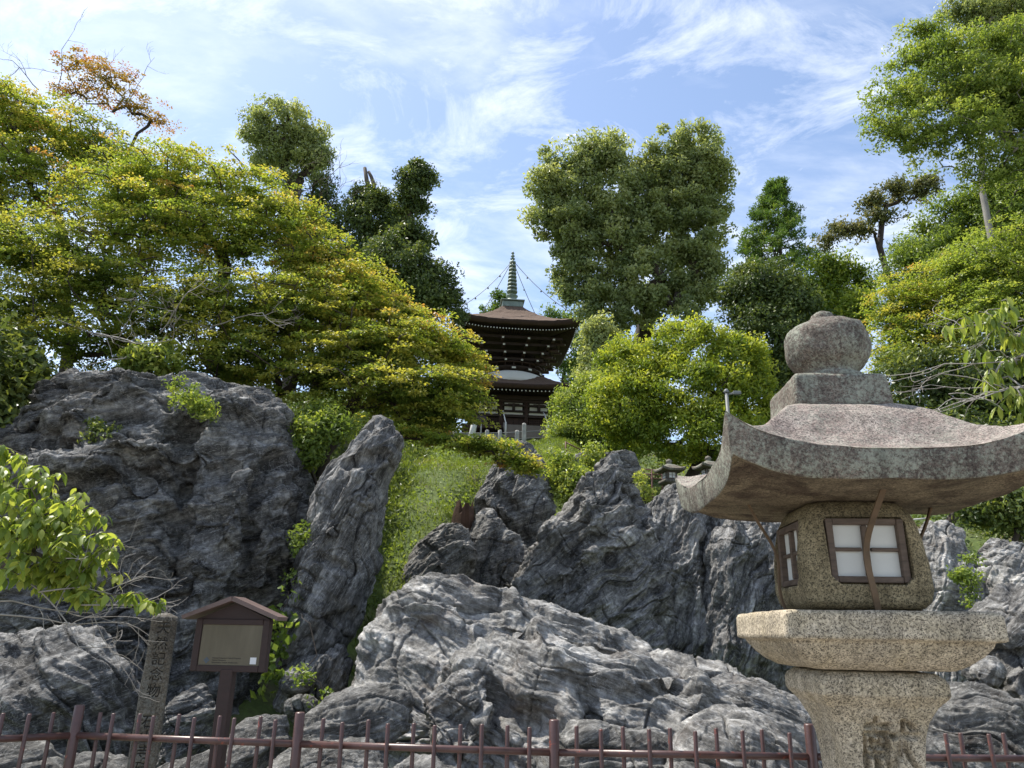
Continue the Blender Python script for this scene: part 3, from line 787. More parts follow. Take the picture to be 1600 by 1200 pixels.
# ------------------------------------------------------------------ stone lofts
def rsq(w, rc, n):
    """ring of a rounded square, n divisible by 4; also returns the along-side parameter"""
    k = n // 4
    t = np.linspace(-1, 1, k, endpoint=False)
    t = np.sign(t) * np.abs(t) ** 0.8
    sides = [np.stack([t, -np.ones(k)], 1), np.stack([np.ones(k), t], 1), np.stack([-t, np.ones(k)], 1), np.stack([-np.ones(k), -t], 1)]
    p = np.concatenate(sides) * w
    q = np.clip(p, -(w - rc), w - rc)
    d = p - q
    d = d / (np.linalg.norm(d, axis=1, keepdims=True) + 1e-9) * rc
    return q + d, np.abs(np.tile(t, 4))
def resample(levels, step):
    out = []
    for a, b in zip(levels[:-1], levels[1:]):
        L_ = math.hypot(b[0] - a[0], b[2] - a[2])
        m = max(1, int(L_ / step))
        for i in range(m):
            out.append([a[j] + (b[j] - a[j]) * i / m for j in range(len(a))])
    out.append(list(levels[-1]))
    return out
def loft_mesh(name, rings, frame, loc, amp=0.003, nf=14, seed=0, big=0.004):
    """rings: list of (n,3) local rings (u, -v, z) ; closed with fans"""
    n = len(rings[0])
    c0 = rings[0].mean(0); c1 = rings[-1].mean(0)
    V = np.concatenate(rings + [c0[None], c1[None]])
    nr = len(rings)
    P = V[:nr * n].reshape(nr, n, 3)
    dt = np.roll(P, -1, 1) - np.roll(P, 1, 1)
    dp = np.gradient(P, axis=0)
    nn = np.cross(dt, dp)
    nn /= np.linalg.norm(nn, axis=2, keepdims=True) + 1e-9
    q = P.reshape(-1, 3)
    d = amp * fbm(q * nf + seed, 3, seed) + big * fbm(q * 3.3 + seed * 2, 2, seed + 5)
    V[:nr * n] += nn.reshape(-1, 3) * d[:, None]
    I = np.arange(nr * n).reshape(nr, n)
    J = np.roll(I, -1, 1)
    quads = np.stack([I[:-1].ravel(), J[:-1].ravel(), J[1:].ravel(), I[1:].ravel()], 1)
    W = frame(V) - np.array(loc)
    me = bpy.data.meshes.new(name)
    faces = quads.tolist() + [(nr * n, (k + 1) % n, k) for k in range(n)] + [(nr * n + 1, (nr - 1) * n + k, (nr - 1) * n + (k + 1) % n) for k in range(n)]
    me.from_pydata(W.tolist(), [], faces)
    me.polygons.foreach_set('use_smooth', np.ones(len(faces), bool))
    me.update()
    return me, nr, n
def mkframe(C, th):
    r = np.array([cos(th), sin(th)]); nb = np.array([-sin(th), cos(th)])     # right, away from camera
    def fr(V):
        V = np.atleast_2d(np.asarray(V, float))
        xy = np.array(C) + V[:, :1] * r + V[:, 1:2] * nb
        return np.concatenate([xy, V[:, 2:3]], 1)
    fr.r = np.array([r[0], r[1], 0]); fr.b = np.array([nb[0], nb[1], 0])
    return fr
def sq_loft(name, levels, frame, mat, parent, step=0.014, n=128, **kw):
    rings = []
    for w_, rc, z in resample(levels, step):
        p, t = rsq(max(w_, 0.003), min(rc, w_ * 0.98), n)
        rings.append(np.column_stack([p, np.full(n, z)]))
    loc = frame([[0, 0, levels[0][2]]])[0]
    me, nr, nn = loft_mesh(name, rings, frame, loc, **kw)
    return link(name, me, mat, parent, loc)
def roof_loft(name, prof, edge_w, band, lift, soffit, frame, mats, parent, n=192, tip=0.045, rc=0.02, seed=3, amp=0.003, big=0.004, pl=3.4):
    """square roof with upturned corners; prof (w,z) down to the eave, then band (height) and soffit list (w,z)"""
    rings, kind = [], []
    w0 = prof[0][0]
    pr = resample([(a, 0, b) for a, b in prof], (edge_w - w0) / 26)
    for w_, _, z in pr:
        p, t = rsq(w_, min(rc, w_ * .5), n)
        s = (w_ - w0) / (edge_w - w0)
        p = p * (1 + tip * (t ** 4) * s ** 2)[:, None]
        rings.append(np.column_stack([p, z + lift * t ** pl * s ** 2])); kind.append(0)
    zE = prof[-1][1]
    for f in (0.0, 0.06, 0.5, 0.94, 1.0):
        w_ = edge_w * (1.004 - 0.035 * f - (0.012 if f in (0.0, 1.0) else 0) * 0.4)
        p, t = rsq(w_, rc, n)
        p = p * (1 + tip * t ** 4)[:, None]
        rings.append(np.column_stack([p, zE + lift * t ** pl - (band * (1 + 0.45 * t ** 3)) * f])); kind.append(1)
    zb = zE - band
    m = 14
    ws = soffit[0][0]
    for i in range(1, m + 1):
        f = i / m
        w_ = edge_w * 0.965 + (ws - edge_w * 0.965) * f
        zs = zb + (soffit[0][1] - zb) * f
        p, t = rsq(w_, rc, n)
        p = p * (1 + tip * t ** 4 * (1 - f))[:, None]
        rings.append(np.column_stack([p, zs + (lift - band * 0.45) * t ** pl * (1 - f) ** 1.6])); kind.append(2)
    rings = rings[::-1]; kind = kind[::-1]
    loc = frame([[0, 0, prof[0][1]]])[0]
    me, nr, nn = loft_mesh(name, rings, frame, loc, amp=amp, big=big, seed=seed)
    for mm in mats: me.materials.append(mm)
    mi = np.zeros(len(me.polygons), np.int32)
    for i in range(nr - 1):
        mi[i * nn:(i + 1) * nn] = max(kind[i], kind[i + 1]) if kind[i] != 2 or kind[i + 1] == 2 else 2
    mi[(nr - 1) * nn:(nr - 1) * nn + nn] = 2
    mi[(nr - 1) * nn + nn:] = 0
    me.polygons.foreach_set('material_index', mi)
    return link(name, me, None, parent, loc)
def cut(o, cutters):
    """carve closed cutter meshes out of object o"""
    for c in cutters:
        md = o.modifiers.new('cut', 'BOOLEAN')
        md.operation = 'DIFFERENCE'; md.solver = 'EXACT'; md.object = c
        md.material_mode = 'TRANSFER'
    dg = bpy.context.evaluated_depsgraph_get()
    dg.update()
    me = bpy.data.meshes.new_from_object(o.evaluated_get(dg))
    o.modifiers.clear()
    old = o.data
    o.data = me
    bb = lambda d: np.ptp(np.array([v.co for v in d.vertices]), axis=0) if len(d.vertices) else np.zeros(3)
    if np.abs(bb(me) - bb(old)).max() > 0.02:
        o.data = old
    for c in cutters:
        bpy.data.objects.remove(c)
def text_mesh(s, size, extrude, align='CENTER'):
    cu = bpy.data.curves.new('lettering', 'FONT')
    cu.body = s; cu.size = size; cu.extrude = extrude
    cu.align_x = align; cu.align_y = 'CENTER'; cu.resolution_u = 3
    ob = bpy.data.objects.new('lettering', cu)
    COL.objects.link(ob)
    dg = bpy.context.evaluated_depsgraph_get(); dg.update()
    me = bpy.data.meshes.new_from_object(ob.evaluated_get(dg))
    bpy.data.objects.remove(ob)
    return me
def facing(X, Z, loc):
    """matrix that lays text (x right, y up) on a face; its +z points out of the face"""
    X, Z = Vector(X).normalized(), Vector(Z).normalized()
    m = Matrix((X, Z, X.cross(Z))).transposed().to_4x4()
    m.translation = Vector(loc)
    return m

# ------------------------------------------------------------------ the big stone lantern
LC = (1.51, 3.38)
lf = mkframe(LC, -rad(3.3))
lan = thing('stone_lantern', 'large weathered granite lantern with upturned roof and paper windows', 'lantern', (LC[0], LC[1], 0))
COLUMN = sq_loft('column', [(0.30, .05, -0.02), (0.30, .05, 0.20), (0.21, .04, 0.34), (0.168, .03, 0.62), (0.156, .03, 0.95), (0.157, .03, 1.12), (0.166, .03, 1.21), (0.185, .03, 1.285), (0.215, .03, 1.345), (0.246, .025, 1.382), (0.252, .025, 1.392), (0.252, .025, 1.435), (0.245, .035, 1.455), (0.222, .04, 1.474), (0.17, .04, 1.482), (0.01, .005, 1.483)], lf, M['granite'], lan, seed=4, amp=0.0022, big=0.004, n=440, step=0.0055)
# worn carved character on the front of the column, strokes in a unit square (u right, z up)
STROKES = [[(-.27, .50), (-.27, .26)], [(-.46, .36), (-.06, .37)], [(-.47, .22), (-.47, -.5)], [(-.47, .22), (-.05, .23), (-.05, -.48)], [(-.36, .13), (-.32, .02)], [(-.17, .14), (-.22, .03)],
           [(-.37, -.03), (-.15, -.03)], [(-.39, -.17), (-.13, -.17)], [(-.26, -.03), (-.26, -.42)], [(.06, .18), (.50, .20)], [(.26, .46), (.25, .1), (.16, -.2), (.02, -.46)], [(.27, .12), (.36, -.2), (.52, -.46)], [(.38, .42), (.47, .32)]]
me = COLUMN.data
co = np.empty(len(me.vertices) * 3, np.float32); me.vertices.foreach_get('co', co); co = co.reshape(-1, 3)
wc = co + WL[COLUMN.name] - np.array([LC[0], LC[1], 0])
uu = wc @ lf.r; vv = wc @ lf.b; zz_ = wc[:, 2]
jit = 0.006 * np.stack([vnoise(wc * 30, 5), vnoise(wc * 30 + 9, 6)], 1)
dmin = np.full(len(co), 9.0)
CS, CU, CZ = 0.20, 0.02, 1.20
for st in STROKES:
    for (x0, y0), (x1, y1) in zip(st[:-1], st[1:]):
        A = np.array([CU + x0 * CS, CZ + y0 * CS]); Bv = np.array([CU + x1 * CS, CZ + y1 * CS]) - A
        Pq = np.stack([uu, zz_], 1) + jit - A
        tq = np.clip(Pq @ Bv / (Bv @ Bv), 0, 1)
        wdt = 0.85 + 0.5 * tq
        dmin = np.minimum(dmin, np.linalg.norm(Pq - tq[:, None] * Bv, axis=1) / wdt)
worn = np.clip(0.85 + 1.0 * vnoise(wc * 14 + 3, 9), 0.5, 1.2)
depth = 0.046 * np.exp(-(dmin / 0.0095) ** 4) * worn * (vv < 0)
co += depth[:, None] * lf.b.astype(np.float32)
me.vertices.foreach_set('co', co.ravel()); me.update()
sq_loft('platform', [(0.255, .03, 1.484), (0.275, .03, 1.488), (0.315, .03, 1.508), (0.352, .025, 1.54), (0.378, .02, 1.575), (0.385, .02, 1.592), (0.408, .015, 1.596), (0.415, .012, 1.602), (0.412, .012, 1.69), (0.405, .014, 1.703), (0.39, .02, 1.708), (0.01, .005, 1.712)], lf, M['granite'], lan, seed=8, amp=0.002, big=0.005)
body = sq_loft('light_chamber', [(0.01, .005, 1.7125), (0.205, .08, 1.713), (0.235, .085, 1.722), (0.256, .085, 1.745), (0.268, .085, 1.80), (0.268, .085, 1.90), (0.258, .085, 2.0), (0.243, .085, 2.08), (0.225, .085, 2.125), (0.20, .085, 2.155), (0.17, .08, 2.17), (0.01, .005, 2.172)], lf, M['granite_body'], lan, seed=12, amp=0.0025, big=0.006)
dirs = [((1, 0), (0, -1)), ((0, -1), (-1, 0)), ((0, 1), (1, 0)), ((-1, 0), (0, 1))]     # (right axis, outward) local u, -v
cutters = []
for (ru, ob_) in dirs:
    c = lf([[ob_[0] * 0.27, ob_[1] * 0.27, 1.952]])[0]
    X = lf.r * ru[0] + lf.b * ru[1]; Yo = lf.r * ob_[0] + lf.b * ob_[1]
    hw, hh, ch = 0.168, 0.140, 0.035
    poly = [(-hw + ch, -hh), (hw - ch, -hh), (hw, -hh + ch), (hw, hh - ch * .6), (hw - ch * .6, hh), (-hw + ch * .6, hh), (-hw, hh - ch * .6), (-hw, -hh + ch)]
    mb = MB().prism([c - Yo * 0.052 + X * a + np.array([0, 0, b]) for a, b in poly], Yo * 0.16)
    me = mb.mesh('window_cutter'); me.materials.append(M['granite_body'])
    bm = bmesh.new(); bm.from_mesh(me); bmesh.ops.recalc_face_normals(bm, faces=bm.faces); bm.to_mesh(me); bm.free()
    o = bpy.data.objects.new('window_cutter', me); COL.objects.link(o); cutters.append(o)
cut(body, cutters)
for (ru, ob_) in dirs:
    X = lf.r * ru[0] + lf.b * ru[1]; Yo = lf.r * ob_[0] + lf.b * ob_[1]
    c = lf([[ob_[0] * 0.232, ob_[1] * 0.232, 1.952]])[0]
    hw, hh = 0.160, 0.132
    Z = np.array([0, 0, 1.0])
    win = thing('window', None, None, c)
    win.parent = lan; win.location = tuple(c - WL[lan.name])
    B = lambda nm, du, dz, sx, sz, d, th, mt: MB().box(c + X * du + Z * dz + Yo * d, (sx, th, sz), X, Yo, Z, ch=min(.003, sx * .2, th * .2)).build(nm, mt, win)
    for s in (-1, 1):
        B('stile', s * (hw - .014), 0, 0.028, 2 * hh - 0.002, 0.002, 0.030, M['wood_frame'])
        B('rail', 0, s * (hh - .013), 2 * hw - 0.058, 0.026, 0.001, 0.027, M['wood_frame'])
    B('mullion', 0, 0, 0.022, 2 * hh - 0.056, -0.002, 0.022, M['wood_frame'])
    for s in (-1, 1):
        B('mullion', s * (hw + .0 - .014 + .011) / 2 * 1.0 - s * .0, 0.004, hw - 0.042, 0.015, -0.003, 0.018, M['wood_frame'])
        for s2 in (-1, 1):
            B('paper_pane', s * (hw - .017) / 2, s2 * (hh - .02) / 2, hw - 0.020, hh - 0.016, -0.0135, 0.003, M['paper'])
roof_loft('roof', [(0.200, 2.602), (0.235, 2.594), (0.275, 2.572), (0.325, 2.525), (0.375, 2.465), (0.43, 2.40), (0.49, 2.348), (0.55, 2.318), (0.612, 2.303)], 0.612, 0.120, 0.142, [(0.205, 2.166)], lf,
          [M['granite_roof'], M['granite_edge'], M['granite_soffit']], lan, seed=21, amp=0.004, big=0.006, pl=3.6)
sq_loft('finial_block', [(0.01, .005, 2.596), (0.212, .012, 2.597), (0.216, .012, 2.603), (0.205, .012, 2.735), (0.198, .014, 2.748), (0.165, .02, 2.752), (0.01, .005, 2.756)], lf, M['granite_edge'], lan, seed=31, amp=0.003, big=0.005)
jf = mkframe((LC[0] + 0.03, LC[1]), 0)
def lathe_loft(name, prof, frame, mat, parent, n=96, step=0.012, **kw):
    a = np.linspace(0, 2 * pi, n, endpoint=False)
    rings = [np.column_stack([np.cos(a) * r, np.sin(a) * r, np.full(n, z)]) for r, _, z in resample([(r, 0, z) for r, z in prof], step)]
    loc = frame([[0, 0, prof[0][1]]])[0]
    me, nr, nn = loft_mesh(name, rings, frame, loc, **kw)
    return link(name, me, mat, parent, loc)
lathe_loft('jewel_finial', [(0.004, 2.750), (0.148, 2.751), (0.153, 2.768), (0.150, 2.785), (0.126, 2.795), (0.122, 2.81), (0.140, 2.830), (0.170, 2.856), (0.190, 2.89), (0.199, 2.93), (0.200, 2.965), (0.194, 3.005), (0.176, 3.04), (0.142, 3.066), (0.100, 3.082), (0.062, 3.088), (0.055, 3.105), (0.046, 3.125), (0.022, 3.138), (0.003, 3.14)], jf, M['granite_edge'], lan, seed=41, amp=0.008, big=0.016)
def strip(path, wd, th, side, name, mat, parent):
    P = [np.array(p, float) for p in path]
    vs, fs = [], []
    S = np.array(side, float)
    for i, p in enumerate(P):
        t = P[min(i + 1, len(P) - 1)] - P[max(i - 1, 0)]
        nrm = np.cross(t, S); nrm /= np.linalg.norm(nrm)
        for a, b in ((-1, -1), (1, -1), (1, 1), (-1, 1)):
            vs.append(p + S * a * wd / 2 + nrm * b * th / 2)
    for i in range(len(P) - 1):
        for k in range(4):
            a, b = i * 4 + k, i * 4 + (k + 1) % 4
            fs.append((a, b, b + 4, a + 4))
    fs += [(3, 2, 1, 0), tuple(range(len(vs) - 4, len(vs)))]
    return MB().add(vs, fs).build(name, mat, parent)
for (ru, ob_, tw) in (((1, 0), (0, -1), .024), ((0, -1), (-1, 0), .02), ((0, 1), (1, 0), .02)):
    X = lf.r * ru[0] + lf.b * ru[1]; Yo = lf.r * ob_[0] + lf.b * ob_[1]
    pth = []
    for f in np.linspace(0, 1, 15):
        z = 1.712 + (2.176 - 1.712) * f
        out = 0.285 + 0.03 * f ** 2 * 4 * .35 + 0.085 * (f ** 3) + 0.012 * sin(f * 9)
        pth.append(lf([[0, 0, z]])[0] + Yo * out + X * (0.03 * (f - .2) - 0.035 * sin(pi * f)))
    strip(pth, tw, 0.008, X, 'strap', M['strap'], lan)

# ------------------------------------------------------------------ iron fence
def solveY(px, py, z):
    lo, hi = 1.0, 60.0
    for _ in range(50):
        m = (lo + hi) / 2
        if at(px, py, m)[2] > z: lo = m
        else: hi = m
    return lo
fposts = [at(123, 1112, 4.42), at(468, 1124, 4.25), at(866, 1136, 4.115), at(1265, 1142, 4.13), at(1640, 1147, 4.20)]
yl = solveY(-6, 1156, 1.03)
pl_ = at(-6, 1156, yl)
d0 = (pl_ - fposts[0])[:2]; d0 = d0 / np.linalg.norm(d0) * 1.4
fposts = [np.array([fposts[0][0] + d0[0], fposts[0][1] + d0[1], 1.15])] + fposts
fence = thing('iron_fence', 'brown painted iron picket fence with peeling rust running before the rocks', 'fence', (fposts[2][0], fposts[2][1], 0))
rng = random.Random(4)
for i, p in enumerate(fposts):
    h = 1.185 if i else 1.17
    MB().tube([(p[0], p[1], -0.03), (p[0], p[1], h - .006), (p[0], p[1], h)], [0.026, 0.026, 0.021], 14).build('post', M['fence'], fence)
pk = MB().tube([(0, 0, -1.07), (0, 0, -0.004), (0, 0, 0)], [0.0108, 0.0108, 0.008], 8).mesh('picket')
for i in range(len(fposts) - 1):
    a, b = fposts[i][:2], fposts[i + 1][:2]
    d = b - a; ln = np.linalg.norm(d); d = d / ln
    nrm = np.array([-d[1], d[0]])
    for z in (1.033, 0.22):
        s_, e_ = a + d * 0.022, b - d * 0.022
        MB().tube([(s_[0], s_[1], z), (e_[0], e_[1], z)], 0.0175, 12).build('rail', M['fence'], fence)
    m = int(round(ln / 0.118))
    for k in range(1, m):
        q = a + d * (ln * k / m + rng.uniform(-.004, .004)) + nrm * (0.0275 if k % 2 else -0.0275)
        o = link('picket', pk, M['fence'], fence, (q[0], q[1], 1.15 + rng.uniform(-.006, .006)))
        o.rotation_euler = (rng.uniform(-.012, .012), rng.uniform(-.012, .012), 0)

# ------------------------------------------------------------------ signboard
SX, SY = -1.857, 5.30
sf = mkframe((SX, SY), rad(-4))
sign = thing('signboard', 'brown wooden notice board with a small gabled roof on a post', 'sign', (SX, SY, 0))
fr_ = lambda u, v, z: sf([[u, -v, z]])[0]
Xs, Ys = sf.r, sf.b
Zv = np.array([0, 0, 1.0])
MB().box(fr_(0.0, 0, 0.67), (0.085, 0.075, 1.34), Xs, Ys, Zv, ch=.004).build('post', M['sign_wood'], sign)
zb0, zb1, hw = 1.322, 1.655, 0.255
MB().prism([fr_(u, -.03, z) for u, z in ((-hw, zb0), (hw, zb0), (hw, zb1), (0, zb1 + .105), (-hw, zb1))], -Ys * 0.05).build('backboard', M['sign_wood'], sign)
for s in (-1, 1):
    MB().box(fr_(s * (hw - .022), .026, (zb0 + zb1) / 2), (0.044, 0.014, zb1 - zb0 - .002), Xs, Ys, Zv, ch=.003).build('frame_stile', M['sign_wood'], sign)
    MB().box(fr_(0, .0265, (zb0 + .02) if s < 0 else zb1 - .018), (2 * hw - .09, 0.015, 0.04 if s < 0 else .036), Xs, Ys, Zv, ch=.003).build('frame_rail', M['sign_wood'], sign)
    # roof halves
    a, b = np.array([0, zb1 + .118]), np.array([s * 0.325, zb1 - .005])
    dn = np.array([-(b - a)[1], (b - a)[0]]) * s; dn = dn / np.linalg.norm(dn) * 0.026
    q = [a, b, b + dn, a + dn + np.array([0, .004])]
    rf = MB().prism([fr_(p[0], -.09, p[1]) for p in q], -Ys * 0.19).build('roof_slope', M['sign_roof'], sign)
plate = MB().box(fr_(0, .0215, (zb0 + zb1) / 2 + .003), (0.418, 0.004, 0.262), Xs, Ys, Zv, ch=.001).build('bronze_plate', M['sign_plate'], sign)
for k, (tx, z) in enumerate((('National Designated Cultural Property', 1.407), ('Natural Monument', 1.393), ('Ishiyamadera Temple, Wollastonite', 1.379))):
    me = text_mesh(tx, 0.0125, 0.0004, 'LEFT')
    me.materials.append(M['print'])
    o = link('lettering', me, M['print'], plate)
    o.matrix_parent_inverse = Matrix.Identity(4)
    mw = facing(Xs, Zv, fr_(-0.115, .0242, z))
    o.matrix_local = Matrix.Translation(-Vector(WL[plate.name])) @ mw
em = MB()
for k in range(4):
    a = k * pi / 2
    cx, cz = -0.152 + 0.011 * cos(a), 1.392 + 0.011 * sin(a)
    em.box(fr_(cx, .0243, cz), (0.013, 0.001, 0.013), Xs * cos(pi / 4) + Zv * sin(pi / 4), Ys, -Xs * sin(pi / 4) + Zv * cos(pi / 4))
em.build('emblem', M['blue'], plate)
MB().box(fr_(0.168, .0243, 1.393), (0.042, 0.0012, 0.042), Xs, Ys, Zv).build('sticker', M['white'], plate)

# ------------------------------------------------------------------ engraved stone pillar
pf = mkframe((-2.545, 5.78), rad(-24) + rad(50))
pil = thing('stone_pillar', 'old square stone marker pillar carved with a column of dark characters', 'pillar', (-2.545, 5.78, 0))
pf = mkframe((-2.545, 5.78), rad(22))
shaft = sq_loft('shaft', [(0.01, .004, -0.05), (0.098, .008, -0.04), (0.092, .008, 0.8), (0.086, .008, 1.655), (0.080, .01, 1.668), (0.03, .01, 1.692), (0.005, .002, 1.696)], pf, M['old_stone'], pil, step=0.02, n=96, seed=52, amp=0.003, big=0.006)
chars = [('天', 1.585), ('然', 1.478), ('記', 1.372), ('念', 1.268), ('物', 1.158), ('石', 0.960), ('山', 0.862), ('寺', 0.764), ('硅', 0.664), ('灰', 0.564), ('石', 0.464)]
cts = []
for ch_, z in chars:
    me = text_mesh(ch_, 0.094, 0.010); me.materials.append(M['engrave'])
    o = bpy.data.objects.new('carving', me); COL.objects.link(o)
    o.matrix_world = facing(pf.r, (0, 0, 1), pf([[0.0, -0.0905 + (z - .8) * .006, z]])[0])
    cts.append(o)
cut(shaft, cts)

# ------------------------------------------------------------------ pagoda
PCX, PCY = -0.13, 56.0
gf = mkframe((PCX, PCY), rad(5.5))
pag = thing('pagoda', 'dark two storey temple pagoda with white dome band and tall bronze finial', 'pagoda', (PCX, PCY, 14.2))
g = lambda u, v, z: gf([[u, -v, z]])[0]
GX, GY = gf.r, gf.b
def gbox(nm, u, v, z, su, sv, sz, mt, par=None, ch=0.0):
    return MB().box(g(u, v, z), (su, sv, sz), GX, GY, Zv, ch=ch).build(nm, mt, par or pag)
ZF = 15.95
gbox('podium', 0, 0, 14.55, 8.2, 8.2, 1.3, M['concrete'])
gbox('floor_deck', 0, 0, ZF - .12, 7.6, 7.6, 0.24, M['timber_red'])
for k in range(9):      # wooden stair up to the door
    gbox('step', 0.62, 4.1 + 0.30 * (8 - k), 14.32 + (ZF - 14.30) * (k + .5) / 9.3, 2.75, 0.32, 0.17, M['timber_grey'], ch=.01)
for s in (-1, 1):
    MB().box(g(0.62 + s * 1.43, 5.3, 15.1), (0.09, 3.1, 0.3), GX, (GY * -cos(.6) * 1 + Zv * -sin(.6) * 1) * 1, np.cross(GX, (GY * -cos(.6) - Zv * sin(.6)))).build('stair_stringer', M['timber_grey'], pag)
    MB().tube([g(0.62 + s * 1.5, 6.5, 14.3), g(0.62 + s * 1.5, 6.5, 15.45)], .06, 6).build('newel_post', M['white_rail'], pag)
    MB().tube([g(0.62 + s * 1.5, 6.5, 15.4), g(0.62 + s * 1.5, 4.0, 17.0)], .045, 6).build('handrail', M['white_rail'], pag)
HW = 2.85
def wall(side):
    """walls of the lower storey; side gives right axis and outward axis"""
    def p(a, o_, z):
        return g(*{'f': (a, HW + o_), 'r': (HW + o_, -a), 'l': (-HW - o_, a), 'b': (-a, -HW - o_)}[side], z)
    AX = {'f': GX, 'r': GY, 'l': -GY, 'b': -GX}[side]; AY = np.cross(Zv, AX)
    bx = lambda nm, a, o_, z, sa, so, sz, mt, par=pag: MB().box(p(a, o_, z), (sa, so, sz), AX, AY, Zv).build(nm, mt, par)
    for a in ((-HW, -.95, .95, HW) if side in 'fb' else (-.95, .95)):
        MB().tube([p(a, 0, ZF), p(a, 0, 18.1)], 0.17, 10).build('column', M['timber_red'], pag)
    for z, h in ((ZF + .12, .22), (16.95, .2), (17.33, .12), (17.78, .14), (18.1, .2)):
        bx('tie_beam', 0, .03, z, 2 * HW + .2, .25, h, M['timber'])
    bx('back_wall', 0, -.16, 16.9, 2 * HW, .08, 2.2, M['timber'])
    for a in (-1.9, 0, 1.9):
        bx('plaster_panel', a, -.06, 17.14, 1.45, .06, .24, M['plaster'])
        bx('plaster_panel', a - .36, -.06, 17.555, .62, .06, .32, M['plaster'])
        bx('plaster_panel', a + .36, -.06, 17.555, .62, .06, .32, M['plaster'])
        bx('plaster_panel', a, -.06, 17.925, 1.35, .06, .15, M['plaster'])
        br = bx('bracket', a, .16, 17.62, .2, .35, .5, M['timber'])
        bx('bracket_arm', a, .2, 17.78, .85, .2, .16, M['timber'], br)
        if a == 0:
            for s in (-1, 1):
                bx('door_leaf', s * .42, -.08, 16.42, .78, .06, .8, M['timber_red'])
                bx('door_batten', s * .42, -.03, 16.42, .08, .05, .78, M['timber'])
        else:
            wl = bx('lattice_window', a, -.1, 16.45, 1.5, .04, .7, M['timber'])
            for k in range(9):
                bx('lattice_bar', a - .66 + k * .165, -.03, 16.45, .05, .06, .7, M['timber_red'], wl)
            for k in range(4):
                bx('lattice_bar', a, -.01, 16.2 + k * .165, 1.45, .05, .045, M['timber_red'], wl)
for sd_ in 'frlb':
    wall(sd_)
def raft(name, z0, w0, w1, drop, n, th, mat, tip=False, side='frlb', lift=0.0):
    mb = MB()
    for sd_ in side:
        AX = {'f': GX, 'r': GY, 'l': -GY, 'b': -GX}[sd_]; AO = {'f': -GY, 'r': GX, 'l': -GX, 'b': GY}[sd_]
        for k in range(n):
            a = (k + .5) / n * 2 - 1
            c0 = g(0, 0, z0) + AX * a * w0 * .92 + AO * w0
            c1 = g(0, 0, z0 - drop + lift * abs(a) ** 3.4) + AX * a * w1 * .97 + AO * w1
            d = c1 - c0
            if tip:
                c0 = c1 - d / np.linalg.norm(d) * 0.03
                c1 = c1 + d / np.linalg.norm(d) * 0.02
                d = c1 - c0
            ln = np.linalg.norm(d); d = d / ln
            sx = np.cross(d, Zv); sx /= np.linalg.norm(sx)
            mb.box((c0 + c1) / 2, (th, ln, th), sx, d, np.cross(sx, d))
    return tag(mb.build(name, mat, pag), kind='stuff')
rm = [M['bark_roof'], M['timber_red'], M['timber']]
roof_loft('lower_roof', [(2.4, 20.35), (2.9, 19.95), (3.5, 19.5), (4.1, 19.15), (4.75, 18.92)], 4.75, 0.30, 0.42, [(2.7, 18.75)], gf, rm, pag, n=96, tip=0.02, rc=.03, seed=61, amp=0.02, big=0.03)
raft('lower_rafters', 18.68, 2.6, 4.5, .22, 30, .09, M['timber'], lift=.3)
raft('lower_rafter_tips', 18.68, 2.6, 4.5, .22, 30, .085, M['plaster'], True, 'fr', lift=.3)
gbox('lower_ceiling', 0, 0, 18.35, 6.3, 6.3, .3, M['timber'])
MB().lathe(g(0, 0, 0), [(3.25, 19.6), (3.2, 19.95), (3.0, 20.35), (2.7, 20.62), (2.35, 20.78), (1.2, 20.86), (.1, 20.88)], 64).build('dome', M['plaster'], pag)
MB().lathe(g(0, 0, 0), [(2.25, 20.8), (2.25, 21.0), (2.6, 21.02), (2.6, 21.12), (2.0, 21.14), (2.0, 22.6)], 48).build('drum', M['timber'], pag)
rl = MB().lathe(g(0, 0, 0), [(2.52, 21.42), (2.58, 21.42), (2.58, 21.5), (2.52, 21.5)], 48).build('balcony_rail', M['timber_red'], pag)
for k in range(24):
    a = 2 * pi * k / 24
    p = g(2.55 * cos(a), 2.55 * sin(a), 21.1)
    MB().tube([p, p + Zv * .36], .035, 5).build('baluster', M['timber_red'], rl)
    if k % 2 == 0:
        q = g(2.42 * cos(a), 2.42 * sin(a), 20.93)
        o = MB().box(q, (.42, .34, .2), GX * -sin(a) - GY * cos(a), GX * cos(a) - GY * sin(a), Zv).build('balcony_bracket', M['timber'], pag)
        MB().box(q + (GX * cos(a) - GY * sin(a)) * .18, (.3, .04, .13), GX * -sin(a) - GY * cos(a), GX * cos(a) - GY * sin(a), Zv).build('bracket_face', M['plaster'], o)
for tier, (z, w_) in enumerate(((21.75, 2.25), (22.2, 2.65), (22.65, 3.1), (23.05, 3.55))):
    for sd_ in 'frlb':
        AX = {'f': GX, 'r': GY, 'l': -GY, 'b': -GX}[sd_]; AO = {'f': -GY, 'r': GX, 'l': -GX, 'b': GY}[sd_]
        MB().box(g(0, 0, z) + AO * w_, (2 * w_ - (.17 if sd_ in 'rl' else -.15), .16, .2), AX, AO, Zv).build('bracket_beam', M['timber'], pag)
        for a in (-.82, -.28, .28, .82):
            c = g(0, 0, z) + AO * (w_ - .1) + AX * a * w_
            o = MB().box(c - Zv * .19, (.2, .95, .17), AX, AO, Zv).build('bracket_arm', M['timber_red'], pag)
            MB().box(c - Zv * .19 + AO * .485, (.17, .02, .13), AX, AO, Zv).build('arm_end', M['plaster'], o)
            MB().box(c - Zv * .02 + AO * .12, (.34, .26, .16), AX, AO, Zv).build('bearing_block', M['timber_red'], o)
